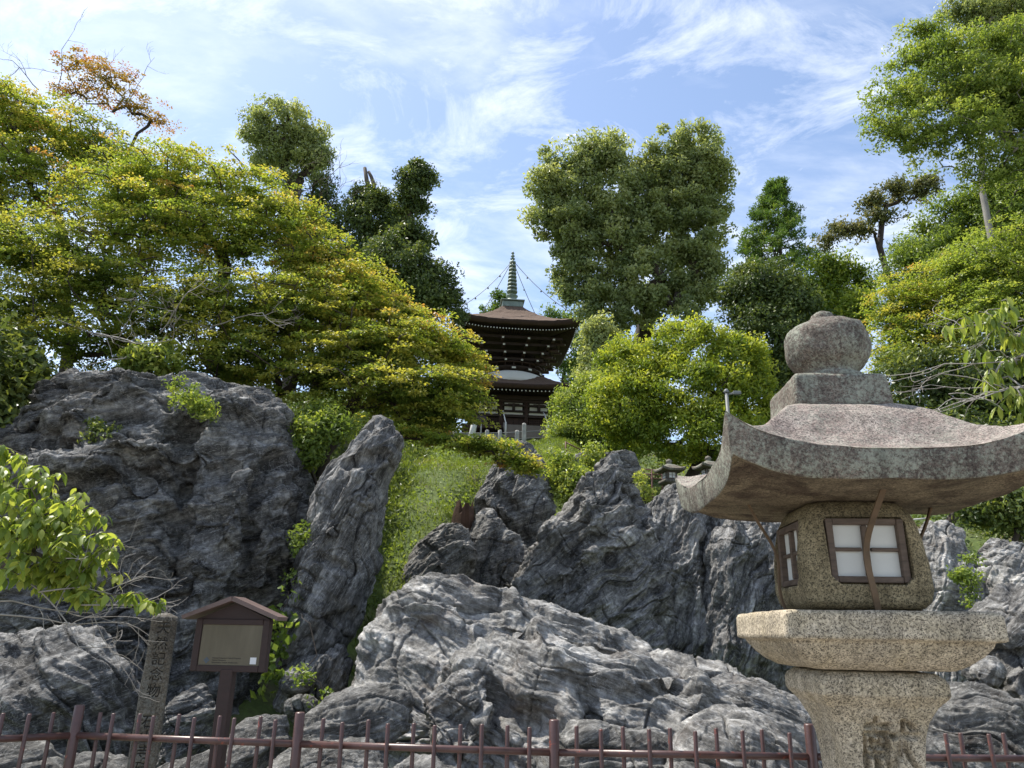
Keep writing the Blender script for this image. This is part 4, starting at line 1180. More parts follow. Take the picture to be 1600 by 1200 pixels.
roof_loft('upper_roof', [(0.75, 26.95), (1.2, 26.45), (1.9, 25.75), (2.7, 25.1), (3.5, 24.55), (4.2, 24.2), (4.85, 23.98)], 4.85, 0.34, 0.52, [(2.2, 23.55)], gf, rm, pag, n=128, tip=0.02, rc=.03, seed=67, amp=0.03, big=0.04)
raft('upper_rafters', 23.48, 2.2, 4.55, .16, 38, .09, M['timber'], lift=.38)
raft('upper_rafter_tips', 23.48, 2.2, 4.55, .16, 38, .085, M['plaster'], True, 'fr', lift=.38)
for su, sv in ((1, 1), (1, -1), (-1, 1), (-1, -1)):
    MB().lathe(g(su * 4.55, sv * 4.55, 23.15), [(.02, .35), (.10, .30), (.14, .1), (.16, 0), (.13, 0)], 10).build('wind_bell', M['bronze_bell'], pag)
gbox('finial_base', 0, 0, 27.1, 1.7, 1.7, .5, M['verdigris'], ch=.03)
gbox('finial_base', 0, 0, 27.42, 1.95, 1.95, .1, M['verdigris'], ch=.02)
MB().lathe(g(0, 0, 27.47), [(.62, 0), (.60, .18), (.45, .36), (.28, .42), (.26, .5), (.48, .62), (.50, .68), (.2, .72), (.1, .74)], 20).build('finial_bowl', M['verdigris'], pag)
MB().tube([g(0, 0, 28.0), g(0, 0, 32.0)], .07, 8).build('finial_shaft', M['verdigris'], pag)
for k in range(9):
    r_ = .44 - .021 * k
    z = 28.55 + k * .34
    MB().lathe(g(0, 0, z), [(.08, -.05), (r_ * .7, -.06), (r_, -.08), (r_ * 1.02, .0), (r_, .08), (r_ * .7, .06), (.08, .05)], 20).build('finial_ring', M['verdigris'], pag)
MB().lathe(g(0, 0, 31.55), [(.06, 0), (.22, .07), (.08, .14), (.07, .22), (.17, .30), (.16, .38), (.07, .47), (.06, .5), (.13, .58), (.14, .64), (.05, .74), (.01, .84)], 16).build('finial_jewel', M['verdigris'], pag)
for su, sv in ((1, 1), (1, -1), (-1, 1), (-1, -1)):
    a, b = g(su * .12, sv * .12, 31.3), g(su * 4.5, sv * 4.5, 24.75)
    pth = [a + (b - a) * f - Zv * 0.75 * 4 * f * (1 - f) * .6 for f in np.linspace(0, 1, 14)]
    ch_ = MB().tube(pth, .028, 5).build('finial_chain', M['chain'], pag)
    for i in (3, 6, 9, 11):
        MB().lathe(pth[i] - Zv * .16, [(.02, .15), (.05, .12), (.07, 0), (.05, 0)], 8).build('chain_bell', M['chain'], ch_)

# ------------------------------------------------------------------ vegetation
def leaf_cloud(name, pos, axis, nrm, size, tint, mat, parent, loc, width=0.5, stuff=False):
    """one kite shaped, slightly folded face per leaf"""
    n = len(pos)
    axis = axis / (np.linalg.norm(axis, axis=1, keepdims=True) + 1e-9)
    side = np.cross(axis, nrm)
    side /= np.linalg.norm(side, axis=1, keepdims=True) + 1e-9
    nn = np.cross(side, axis)
    s = size[:, None]
    V = np.empty((n, 4, 3), np.float32)
    V[:, 0] = pos - axis * s * 0.5
    V[:, 1] = pos + side * s * width * 0.5 + nn * s * 0.10
    V[:, 2] = pos + axis * s * 0.5
    V[:, 3] = pos - side * s * width * 0.5 + nn * s * 0.10
    me = raw_mesh(name, (V.reshape(-1, 3) - np.array(loc)), np.arange(n * 4).reshape(n, 4), smooth=False)
    attr(me, 'tint', np.clip(tint, 0, 1))
    o = link(name, me, M[mat], parent, loc)
    return o
def skeleton(root, trunk, tips, rs, r0, r1=0.012, wig=0.12, sides=6, seg=5):
    """greedy branching from a trunk polyline to crown tips; returns MB with tapered limbs"""
    nodes = [np.array(p, float) for p in trunk]
    par = [-1] + list(range(len(trunk) - 1))
    chains = []
    tips = sorted(tips, key=lambda p: np.linalg.norm(p - nodes[-1]))
    start = max(1, len(trunk) // 2)
    for tp in tips:
        A = np.array(nodes)
        d = np.linalg.norm(A - tp, axis=1)
        up = np.clip((A[:, 2] - tp[2]) + 0.0, 0, None)          # prefer joints below the tip
        cost = d + 1.3 * up
        cost[:start] += 1e3
        k = int(np.argmin(cost))
        a = nodes[k]
        L_ = np.linalg.norm(tp - a)
        prev = k
        m = max(2, min(seg, int(L_ / 0.5) + 2))
        for i in range(1, m + 1):
            f = i / m
            p = a + (tp - a) * f + rs.normal(0, 1, 3) * wig * L_ * 0.22 * sin(pi * f)
            p[2] += 0.10 * L_ * sin(pi * f)
            nodes.append(p); par.append(prev); prev = len(nodes) - 1
    n = len(nodes)
    cnt = np.zeros(n); kids = [[] for _ in range(n)]
    for i in range(n - 1, 0, -1):
        kids[par[i]].append(i)
    for i in range(n - 1, -1, -1):
        cnt[i] = 1 if not kids[i] else sum(cnt[j] for j in kids[i])
    rad_ = np.maximum(r0 * (cnt / cnt[0]) ** 0.62, r1)
    mb = MB()
    # one tube for every chain of thickest children
    work = [(None, 0)]
    while work:
        pr, i = work.pop()
        path = ([nodes[pr]] if pr is not None else []) + [nodes[i]]
        rr = ([min(rad_[pr], rad_[i] * 1.25)] if pr is not None else []) + [rad_[i]]
        cur = i
        while kids[cur]:
            ks = sorted(kids[cur], key=lambda j: -cnt[j])
            for j in ks[1:]:
                work.append((cur, j))
            cur = ks[0]
            path.append(nodes[cur]); rr.append(rad_[cur])
        rr[-1] = max(rr[-1] * 0.5, 0.003)
        if len(path) > 1:
            mb.tube(path, rr, sides if rr[0] > 0.03 else 4, cap=False)
    return mb
def blob_world(b):
    px, py, rx, ry, Y = b[:5]
    dy = b[5] if len(b) > 5 else 0.8
    c = at(px, py, Y)
    m = ppm(px, py, Y)
    return c, np.array([rx * m, rx * m * dy, ry * m])
def tree(name, label, blobs, base, mat, n_clump, per, leaf, seed, bark='bark', r0=0.2, clump=0.5, flat=0.8, up=0.5, group=None, cat='tree', shell=0.55,
         trunk=None, tint=(0.4, 0.22), tint_up=0.15, width=0.5, tint_out=0.15, droop=0.0, visible_limbs=None, limb_every=3, twig_r=0.012, wig=0.5, spray=False):
    rs = np.random.RandomState(seed)
    W = [blob_world(b) for b in blobs]
    if spray: W = [(c_, r_ * np.array([1.05, 1.1, 1.22])) for c_, r_ in W]
    vol = np.array([w_[1][0] * w_[1][2] for w_ in W]); vol = vol / vol.sum()
    cen, out, rel = [], [], []
    tries = 0
    while len(cen) < n_clump and tries < n_clump * 30:
        tries += 1
        k = rs.choice(len(W), p=vol)
        c, r = W[k]
        d = rs.normal(0, 1, 3); d /= np.linalg.norm(d)
        if d[1] > 0.35 and rs.rand() < 0.6: d[1] = -d[1]          # the far side carries fewer clumps
        f = shell + ((1.28 if spray else 1.16) - shell) * rs.rand() ** (1.0 if spray else 0.8)
        p = c + d * r * f
        inside = False
        for j, (c2, r2) in enumerate(W):
            if j != k and np.sum(((p - c2) / r2) ** 2) < shell ** 2 * 0.8: inside = True
        if inside and rs.rand() < 0.8: continue
        cen.append(p); out.append(d / r * r.mean()); rel.append(f)
    cen, out, rel = np.array(cen), np.array(out), np.array(rel)
    base = np.array(base, float)
    root = thing(name, label, cat, base, group)
    mc = np.mean([w_[0] for w_ in W], axis=0)
    if trunk is None:
        top = mc * 0.75 + base * 0.25
        top[:2] = base[:2] * 0.35 + mc[:2] * 0.65
        trunk = [base + (top - base) * f + rs.normal(0, 1, 3) * np.array([1, 1, 0]) * 0.05 * np.linalg.norm(top - base) * sin(pi * f) for f in np.linspace(0, 1, 6)]
    mb = skeleton(base, trunk, list(cen[::limb_every]), rs, r0, twig_r, wig)
    mb.build('trunk', M[bark], root, base)
    # leaves
    n = len(cen) * per
    k = np.repeat(np.arange(len(cen)), per)
    cs = clump * rs.uniform(0.6, 1.35, len(cen))[k]
    d = rs.normal(0, 1, (n, 3)); d /= np.linalg.norm(d, axis=1, keepdims=True)
    rr = rs.rand(n) ** 0.45
    if spray:        # flat fans of foliage, tilted outwards
        od = out[k].copy(); od[:, 2] = 0
        od /= np.linalg.norm(od, axis=1, keepdims=True) + 1e-6
        d[:, 2] *= flat
        off = d * rr[:, None] * cs[:, None]
        off[:, 2] -= 0.30 * np.sum(off * od, axis=1)
        pos = cen[k] + off
        nrm = np.tile(np.array([0, 0, 1.0]), (n, 1)) + rs.normal(0, 0.42, (n, 3)) + 0.25 * od
        ax = off + rs.normal(0, 0.5, (n, 3)) * cs[:, None] * 0.6
        ax[:, 2] -= droop * cs
    else:
        d[:, 2] *= flat
        pos = cen[k] + d * rr[:, None] * cs[:, None]
        nrm = d * 0.8 + np.array([0, 0, up]) + out[k] * 0.5 + rs.normal(0, 0.45, (n, 3))
        ax = rs.normal(0, 1, (n, 3)) + d * 0.4
        ax[:, 2] -= droop
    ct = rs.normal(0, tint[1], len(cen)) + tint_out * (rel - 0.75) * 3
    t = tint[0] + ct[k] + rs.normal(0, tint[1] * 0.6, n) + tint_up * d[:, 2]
    sz = leaf * rs.uniform(0.65, 1.3, n)
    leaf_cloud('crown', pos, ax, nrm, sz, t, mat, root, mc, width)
    return root
def gnd(px, py, Y):
    p = at(px, py, Y)
    return np.array([p[0], Y, hz(p[0], Y) - 0.05])
def gx(x, Y):
    return np.array([x, Y, hz(x, Y) - 0.05])
MG = 'maples over the left cliff'
# ---- maples on the left
tree('maple_tree', 'tall yellow green maple whose crown reaches highest over the cliff', [(55, 200, 90, 34, 14.5), (10, 225, 55, 50, 14), (125, 235, 85, 32, 14.5), (60, 290, 95, 42, 14), (5, 170, 45, 22, 14), (185, 258, 60, 28, 14.5), (15, 330, 60, 40, 14)],
     gx(-8.9, 14.5), 'maple', 690, 57, 0.070, 201, twig_r=0.014, r0=0.13, clump=0.29, flat=0.32, group=MG, spray=True, shell=0.25, tint=(0.44, 0.13), tint_out=0.12, limb_every=5, width=0.62)
tree('maple_tree', 'slender maple with bare upper twigs and rusty orange leaf sprays', [(135, 108, 38, 16, 15.5), (180, 135, 48, 18, 15.5), (215, 172, 42, 16, 15.5), (245, 190, 25, 10, 15.5), (120, 150, 35, 14, 15.5)],
     gx(-8.4, 15.5), 'maple_orange', 172, 37, 0.061, 202, twig_r=0.006, r0=0.04, clump=0.23, flat=0.3, group=MG, spray=True, shell=0.25, tint=(0.45, 0.22), limb_every=3, width=0.62)
tree('maple_tree', 'broad spreading yellow green maple in the middle of the grove', [(235, 285, 88, 34, 13.6), (315, 305, 95, 40, 13.4), (395, 318, 66, 36, 13.4), (290, 370, 120, 46, 13), (400, 385, 95, 50, 13), (210, 340, 100, 50, 13.2), (455, 345, 45, 40, 13.4)],
     gx(-4.9, 13.3), 'maple', 1206, 55, 0.065, 203, twig_r=0.014, r0=0.14, clump=0.27, flat=0.32, group=MG, spray=True, shell=0.25, tint=(0.40, 0.13), tint_out=0.10, limb_every=5, width=0.62)
tree('maple_tree', 'golden topped maple sloping down beside the ivy covered trees', [(500, 420, 55, 45, 13.0), (560, 465, 60, 42, 12.8), (500, 490, 90, 45, 12.6), (620, 512, 66, 26, 12.8), (675, 545, 62, 26, 12.8), (703, 560, 38, 22, 12.8), (610, 550, 92, 36, 12.5), (732, 585, 28, 20, 12.6)],
     gx(-2.6, 13.2), 'maple', 1148, 55, 0.064, 204, twig_r=0.014, r0=0.11, clump=0.26, flat=0.3, group=MG, spray=True, shell=0.25, tint=(0.48, 0.14), tint_out=0.12, limb_every=5, width=0.62)
tree('maple_tree', 'deep green low maple with layered sprays above the leaning pillar', [(420, 505, 110, 45, 12.2), (380, 570, 95, 38, 11.9), (520, 590, 105, 38, 11.9), (640, 622, 105, 28, 11.9), (695, 614, 54, 30, 12), (728, 636, 24, 20, 12), (580, 560, 80, 30, 12), (690, 655, 60, 18, 11.9)],
     gx(-3.3, 12.6), 'maple_green', 1148, 55, 0.064, 205, twig_r=0.014, r0=0.11, clump=0.24, flat=0.28, group=MG, spray=True, shell=0.25, tint=(0.50, 0.2), tint_out=0.25, limb_every=5, width=0.62)
tree('maple_tree', 'olive shaded maple low over the cliff crest with grey dead twigs', [(100, 415, 115, 50, 12.6), (50, 495, 80, 45, 12.2), (180, 450, 105, 45, 12.4), (260, 505, 95, 42, 12), (150, 545, 95, 32, 11.9), (330, 470, 80, 40, 12.2), (20, 400, 60, 50, 12.4)],
     gx(-6.6, 12.8), 'maple_green', 1091, 53, 0.064, 206, twig_r=0.014, r0=0.12, clump=0.26, flat=0.28, group=MG, spray=True, shell=0.25, tint=(0.52, 0.2), tint_out=0.25, limb_every=5, width=0.62)
tree('maple_sapling', 'young maple with a thin green branch arching before the rock tower', [(700, 690, 45, 7, 11.4), (760, 700, 50, 9, 11.2), (805, 722, 38, 9, 11.2), (650, 680, 40, 8, 11.6), (830, 735, 14, 6, 11.2)],
     gx(-3.1, 11.3), 'maple', 215, 37, 0.058, 207, trunk=[gx(-3.1, 11.3), at(560, 800, 11.3), at(590, 720, 11.4), at(625, 682, 11.6), at(655, 684, 11.5), at(690, 692, 11.4)], r0=0.045, clump=0.16, flat=0.3, spray=True, shell=0.25, tint=(0.40, 0.14), limb_every=3, width=0.62)
# ---- trees on the skyline, left of the pagoda
tree('round_tree', 'round headed evergreen standing high above the maples', [(440, 205, 58, 42, 42), (475, 235, 38, 42, 42), (412, 228, 32, 34, 42), (452, 262, 46, 28, 42), (500, 250, 14, 18, 42)],
     gnd(470, 480, 42), 'camphor', 150, 130, 0.24, 211, r0=0.45, clump=0.75, up=0.6, tint=(0.42, 0.2), limb_every=3, width=0.45)
tree('dark_tree', 'thin dark tree behind the golden maple top', [(505, 305, 28, 34, 41), (495, 360, 24, 34, 41), (470, 400, 40, 30, 40)],
     gnd(500, 520, 41), 'evergreen', 90, 90, 0.22, 212, r0=0.3, clump=0.7, tint=(0.4, 0.25), limb_every=2, shell=0.2)
tree('pollard_tree', 'lopped tree with forked bare stubs rising from ivy', [(575, 335, 34, 40, 40), (555, 385, 42, 50, 40), (598, 330, 18, 26, 40), (570, 430, 50, 40, 40)],
     gnd(577, 520, 40), 'evergreen', 170, 120, 0.22, 213, r0=0.42, clump=0.7, tint=(0.42, 0.24), limb_every=3,
     trunk=[gnd(577, 520, 40), at(578, 440, 40), at(576, 370, 40), at(577, 320, 40), at(579, 296, 40)], bark='bark_mid')
po = bpy.data.objects['pollard_tree']
stub = MB()
stub.tube([at(579, 330, 40), at(579, 300, 40), at(573, 282, 40), at(570, 262, 40)], [.20, .18, .14, .11], 8)
stub.tube([at(579, 304, 40), at(585, 290, 40), at(580, 276, 40), at(576, 268, 40)], [.16, .13, .11, .09], 8)
stub.build('cut_limb', M['bark_mid'], po)
tree('pollard_tree', 'lopped tree with a single ivy column on top', [(650, 280, 27, 28, 39), (648, 315, 24, 28, 39), (640, 375, 34, 30, 39), (625, 350, 16, 22, 39)],
     gnd(640, 520, 39), 'evergreen', 110, 130, 0.22, 214, r0=0.40, clump=0.6, tint=(0.46, 0.24), limb_every=3,
     trunk=[gnd(640, 520, 39), at(640, 440, 39), at(637, 370, 39), at(638, 320, 39), at(637, 285, 39)], bark='bark_mid', shell=0.5)
tree('evergreen_bush', 'dark dense evergreen mass below the lopped trees', [(620, 420, 62, 40, 37), (675, 450, 38, 38, 37), (570, 450, 50, 38, 37), (640, 470, 60, 40, 37), (705, 480, 20, 30, 37)],
     gnd(640, 560, 37), 'evergreen', 210, 120, 0.22, 215, r0=0.3, clump=0.75, tint=(0.40, 0.22), limb_every=4)
tree('pine_tree', 'small thin pine just behind the pagoda finial', [(778, 470, 18, 16, 66), (800, 478, 16, 10, 66), (765, 488, 16, 10, 66), (785, 495, 22, 8, 66)],
     gnd(780, 560, 66), 'cedar', 46, 60, 0.30, 216, r0=0.12, clump=0.55, tint=(0.5, 0.2), limb_every=1, shell=0.3)
tree('pine_tree', 'low pine crowns between the pagoda roof and the big tree', [(858, 494, 22, 10, 68), (885, 500, 20, 14, 68), (880, 540, 30, 40, 68), (905, 590, 25, 40, 68)],
     gnd(880, 600, 68), 'cedar', 110, 80, 0.30, 217, r0=0.2, clump=0.8, tint=(0.45, 0.2), limb_every=2)
# ---- the big double crowned tree and the bushes before it
tree('camphor_tree', 'huge round camphor tree with a heart shaped double crown', [(895, 290, 58, 68, 38), (940, 252, 44, 44, 38), (1072, 262, 60, 74, 38), (1042, 250, 36, 50, 38), (862, 320, 34, 56, 38), (915, 380, 70, 70, 38), (1070, 370, 64, 80, 38), (990, 345, 50, 92, 37.5), (1000, 440, 66, 60, 37.5), (908, 440, 44, 54, 38), (1086, 430, 48, 60, 38), (948, 490, 46, 42, 37), (1050, 490, 56, 42, 37.5), (1098, 300, 36, 70, 38), (950, 530, 30, 26, 37), (905, 368, 36, 40, 37.5), (1015, 300, 30, 50, 38)],
     gnd(990, 600, 38.5), 'camphor', 900, 130, 0.24, 221, r0=0.5, clump=0.62, up=0.7, tint=(0.44, 0.17), limb_every=5, shell=0.35, width=0.5,
     trunk=[gnd(990, 600, 38.5), at(990, 600, 38.5), at(994, 570, 38.5), at(1006, 520, 38.5), at(1018, 470, 38.5)], twig_r=0.03)
tree('slender_tree', 'pale green slender tree at the foot of the big camphor', [(932, 535, 24, 36, 33), (942, 590, 32, 38, 33), (960, 560, 22, 30, 33)],
     gnd(930, 650, 33), 'camphor', 130, 120, 0.19, 222, r0=0.14, clump=0.6, tint=(0.62, 0.2), limb_every=2)
tree('bushy_tree', 'broad yellow green glossy bush tree filling the slope by the lantern', [(1000, 575, 55, 42, 22), (1080, 545, 62, 36, 22), (1140, 575, 52, 45, 22), (1165, 630, 45, 55, 22), (1070, 620, 90, 60, 21.6), (985, 640, 60, 55, 21.6), (1080, 680, 100, 40, 21.4), (1180, 670, 30, 40, 22)],
     gnd(1080, 720, 22.3), 'bright', 480, 140, 0.13, 223, r0=0.2, clump=0.42, up=0.8, tint=(0.42, 0.24), tint_up=0.25, limb_every=4, width=0.42, shell=0.7)
tree('bushy_tree', 'rounded fresh green bush beside the pagoda steps', [(893, 632, 24, 22, 26), (888, 668, 26, 28, 25.6), (912, 655, 36, 42, 25.6), (950, 665, 40, 40, 25), (930, 620, 32, 32, 26), (895, 685, 35, 22, 25)],
     gnd(905, 720, 25.8), 'fresh', 240, 120, 0.13, 224, r0=0.1, clump=0.45, up=0.7, tint=(0.35, 0.22), limb_every=4, width=0.4, shell=0.7)
# ---- right hand skyline
def conifer(label, px, ptop, pbot, half, Y, seed):
    rs = np.random.RandomState(seed)
    base = gnd(px, pbot + 60, Y)
    tip = at(px, ptop, Y)
    hw_ = half * ppm(px, pbot, Y)
    zb = at(px, pbot, Y)[2]
    root = thing('cedar_tree', label, 'tree', base)
    mb = MB().tube([base, (base + tip) / 2, tip], [.32, .18, .02], 8)
    cen = []
    H = tip[2] - zb
    for z in np.arange(zb, tip[2] - .2, 0.5):
        f = (tip[2] - z) / H
        for k in range(10):
            a = rs.rand() * 2 * pi
            L_ = (hw_ * (f ** 0.8) * rs.uniform(.55, 1.12)) + .15
            s = np.array([tip[0] * (1 - f) + base[0] * f, Y, z])
            e = s + np.array([cos(a) * L_, sin(a) * L_, -0.05 * L_ + .25 * L_ * rs.rand()])
            mb.tube([s - np.array([0, 0, .2]), (s + e) / 2 - np.array([0, 0, .08]), e], [.05, .035, .012], 4, cap=False)
            for q in (0.55, 0.8, 1.0):
                cen.append(s + (e - s) * q + rs.normal(0, .1, 3))
    mb.build('trunk', M['bark'], root, base)
    cen = np.array(cen); per = 48
    n = len(cen) * per; k = np.repeat(np.arange(len(cen)), per)
    d = rs.normal(0, 1, (n, 3)); d /= np.linalg.norm(d, axis=1, keepdims=True)
    pos = cen[k] + d * (rs.rand(n) ** .5)[:, None] * np.array([.34, .34, .30])
    t = 0.45 + rs.normal(0, .2, len(cen))[k] + rs.normal(0, .12, n) + .15 * d[:, 2]
    leaf_cloud('crown', pos, d + rs.normal(0, .5, (n, 3)) + np.array([0, 0, .4]), rs.normal(0, 1, (n, 3)), 0.22 * rs.uniform(.6, 1.3, n), t, 'cedar', root, cen.mean(0), .34)
conifer('pointed cedar standing above the dark round tree', 1214, 278, 450, 80, 45, 231)
tree('round_tree', 'dark round evergreen between the bright bush and the lantern finial', [(1190, 460, 52, 45, 33), (1232, 490, 46, 50, 32.5), (1195, 530, 55, 55, 32.5), (1165, 480, 28, 30, 33), (1240, 560, 45, 60, 32)],
     gnd(1205, 650, 33), 'evergreen', 320, 130, 0.19, 232, r0=0.3, clump=0.65, tint=(0.46, 0.2), limb_every=4, shell=0.7)
tree('leafy_tree', 'light green leafy tree behind the lantern finial', [(1290, 430, 36, 32, 36), (1320, 445, 38, 26, 36), (1275, 465, 32, 26, 36), (1340, 490, 40, 30, 35), (1300, 500, 50, 34, 35)],
     gnd(1300, 620, 36), 'bright', 170, 110, 0.20, 233, r0=0.2, clump=0.65, tint=(0.28, 0.2), limb_every=3, shell=0.5)
tw = [gnd(1400, 560, 33), at(1392, 450, 33), at(1380, 405, 33), at(1374, 385, 33), at(1378, 350, 33), at(1385, 322, 33)]
tree('gnarled_tree', 'gnarled thin tree with sparse brownish foliage against the sky', [(1360, 318, 22, 11, 33), (1398, 300, 34, 14, 33), (1438, 298, 24, 14, 33), (1378, 345, 30, 14, 33), (1345, 362, 24, 14, 33), (1310, 362, 24, 14, 33), (1290, 380, 16, 10, 33), (1450, 285, 16, 8, 33)],
     tw[0], 'brownleaf', 170, 42, 0.18, 234, r0=0.17, clump=0.42, flat=0.6, tint=(0.45, 0.22), trunk=tw, limb_every=1, shell=0.15, bark='bark', twig_r=0.022, wig=1.3)
tree('broad_tree', 'mid green broad tree behind the yellow maples on the right slope', [(1450, 392, 46, 32, 26), (1505, 350, 62, 40, 25), (1560, 350, 76, 66, 24), (1470, 415, 70, 46, 25), (1610, 320, 70, 70, 24), (1410, 430, 46, 34, 26), (1540, 420, 80, 50, 24)],
     gnd(1520, 560, 25), 'fresh', 460, 120, 0.15, 235, r0=0.25, clump=0.55, tint=(0.15, 0.18), limb_every=6, shell=0.4, width=0.42)
tree('zelkova_tree', 'tall fresh green tree with long pale limbs reaching over the lantern', [(1460, 105, 70, 36, 14.2), (1410, 165, 66, 36, 14), (1380, 208, 40, 24, 14), (1540, 90, 74, 46, 14.5), (1560, 170, 90, 56, 14), (1470, 215, 92, 34, 13.8), (1570, 265, 66, 34, 13.8), (1620, 210, 60, 80, 14), (1490, 155, 90, 44, 14.2), (1600, 120, 60, 60, 14.4), (1440, 60, 40, 18, 14.4)],
     gx(11.4, 14.4), 'fresh', 1150, 58, 0.088, 236, r0=0.13, clump=0.25, flat=0.55, tint=(0.36, 0.2), tint_up=0.2, limb_every=4, bark='bark_grey', width=0.45, shell=0.2,
     trunk=[gx(11.4, 14.4), np.array([11.4, 14.4, 6.0]), at(1690, 340, 14.3), at(1630, 275, 14.2), at(1590, 232, 14.2), at(1540, 175, 14.2)], twig_r=0.008)
tree('grey_tree', 'dull green tree showing at the top behind the tall fresh green one', [(1530, 30, 50, 28, 22), (1580, 20, 50, 34, 22), (1500, 20, 30, 16, 22), (1600, 80, 40, 40, 22)],
     gx(14.3, 22), 'camphor', 140, 110, 0.13, 237, r0=0.11, clump=0.5, tint=(0.42, 0.2), limb_every=2, bark='bark_grey', shell=0.3)
tree('maple_tree', 'yellow olive maple beside the lantern finial', [(1420, 480, 58, 38, 17), (1480, 455, 70, 34, 17), (1430, 530, 66, 40, 16.6), (1500, 510, 70, 45, 16.6), (1390, 500, 30, 40, 17), (1400, 570, 40, 30, 16.4)],
     gx(8.8, 17), 'maple', 747, 50, 0.070, 238, r0=0.08, clump=0.29, flat=0.32, spray=True, shell=0.25, tint=(0.40, 0.14), tint_out=0.12, limb_every=5, width=0.62, bark='bark_mid')
tree('maple_tree', 'fresh green maple behind the cherry branch', [(1540, 430, 66, 45, 15.5), (1590, 400, 50, 45, 15.5), (1560, 500, 66, 45, 15), (1610, 470, 50, 60, 15), (1490, 425, 40, 26, 16)],
     gx(10.4, 15.4), 'fresh', 747, 50, 0.065, 239, r0=0.08, clump=0.27, flat=0.34, spray=True, shell=0.25, tint=(0.35, 0.2), limb_every=7, width=0.62, bark='bark_mid')
tree('shade_bush', 'dark green undergrowth below the cherry branch', [(1440, 600, 60, 50, 15), (1520, 610, 66, 66, 15), (1590, 620, 60, 70, 14.6), (1480, 690, 80, 50, 14.6), (1570, 720, 70, 60, 14)],
     gx(8.2, 15), 'evergreen', 260, 120, 0.12, 240, r0=0.1, clump=0.45, tint=(0.5, 0.25), limb_every=4, shell=0.5, cat='bush')
tree('shade_bush', 'small shaded bush under the lantern eave by the pale rocks', [(1560, 790, 36, 28, 11.5), (1600, 800, 40, 36, 11.5), (1530, 800, 20, 18, 11.5)],
     gx(7.6, 11.6), 'evergreen', 90, 90, 0.09, 241, r0=0.05, clump=0.28, tint=(0.55, 0.25), limb_every=3, shell=0.4, cat='bush')
# ---- undergrowth on and behind the left cliff
tree('leafy_tree', 'leafy dark green tree added mostly out of view to shade the cliff foot', [(-140, 520, 120, 90, 9.6), (-60, 560, 70, 60, 9.4), (-160, 660, 120, 70, 9.2), (-200, 420, 110, 80, 9.8), (-90, 440, 70, 50, 9.8)],
     gx(-9.4, 9.8), 'evergreen', 330, 90, 0.11, 250, r0=0.12, clump=0.36, tint=(0.6, 0.25), limb_every=4, shell=0.3)  # invented tree left of view, added to cast shade on cliff and boulder
tree('leafy_bush', 'dark broad leaved bush on the left shoulder of the cliff', [(10, 590, 45, 40, 10.6), (35, 630, 36, 32, 10.4), (-10, 650, 40, 50, 10.2), (60, 590, 26, 24, 10.6), (10, 540, 36, 28, 10.8)],
     gx(-7.8, 11.2), 'evergreen', 120, 50, 0.13, 251, r0=0.05, clump=0.30, tint=(0.7, 0.25), limb_every=3, shell=0.4, cat='bush', width=0.6)
tree('leafy_bush', 'fresh green sapling bush on top of the cliff', [(240, 565, 34, 24, 10.9), (215, 575, 18, 14, 10.9), (270, 580, 22, 14, 10.9)],
     gx(-5.2, 11.4), 'fresh', 40, 50, 0.10, 252, r0=0.03, clump=0.22, tint=(0.5, 0.25), limb_every=2, shell=0.3, cat='bush')
tree('leafy_bush', 'bushy green growth in the notch between cliff and leaning pillar', [(495, 675, 34, 24, 10.4), (480, 705, 24, 26, 10.3), (525, 665, 24, 20, 10.6), (500, 650, 34, 16, 10.8)],
     gx(-2.75, 11.0), 'fresh', 90, 60, 0.075, 253, r0=0.03, clump=0.2, tint=(0.22, 0.2), limb_every=3, shell=0.4, cat='bush')
tree('rock_plant', 'trailing yellow green plant on the upper cliff face', [(300, 625, 26, 14, 9.3), (320, 640, 20, 10, 9.2), (285, 605, 16, 12, 9.5)],
     at(300, 640, 9.8), 'fresh', 28, 40, 0.06, 254, r0=0.012, clump=0.13, tint=(0.45, 0.25), limb_every=2, shell=0.2, cat='plant', twig_r=0.004)
tree('rock_plant', 'small dark plant in a cliff hollow', [(160, 680, 22, 16, 9.2), (150, 665, 12, 10, 9.3)],
     at(158, 700, 9.8), 'evergreen', 22, 40, 0.06, 255, r0=0.012, clump=0.12, tint=(0.7, 0.2), limb_every=2, shell=0.2, cat='plant', twig_r=0.004)
tree('rock_plant', 'large leaved vine in the dark cleft beside the signboard', [(440, 960, 14, 26, 8.8), (432, 1000, 14, 20, 8.7), (445, 930, 10, 14, 8.9), (425, 1060, 14, 30, 8.5)],
     at(440, 1080, 8.9), 'fresh', 15, 11, 0.10, 256, r0=0.012, clump=0.14, tint=(0.25, 0.2), limb_every=1, shell=0.2, cat='plant', width=0.8, twig_r=0.004)
tree('rock_plant', 'wispy green weeds in the cleft beside the leaning pillar', [(468, 850, 10, 40, 9.2), (462, 900, 10, 20, 9.2), (508, 1086, 12, 10, 8.0), (470, 1060, 10, 10, 8.0)],
     at(466, 940, 9.4), 'fresh', 26, 26, 0.055, 257, r0=0.012, clump=0.13, tint=(0.3, 0.25), limb_every=1, shell=0.2, cat='plant', twig_r=0.004)
tree('leafy_bush', 'yellow green bush between the rock tower and the sharp peak', [(880, 740, 18, 34, 15.5), (900, 760, 24, 24, 15.2), (870, 720, 14, 20, 16), (925, 715, 16, 18, 16.5)],
     gx(1.3, 16), 'fresh', 100, 60, 0.085, 258, r0=0.03, clump=0.24, tint=(0.5, 0.25), limb_every=3, shell=0.4, cat='bush')
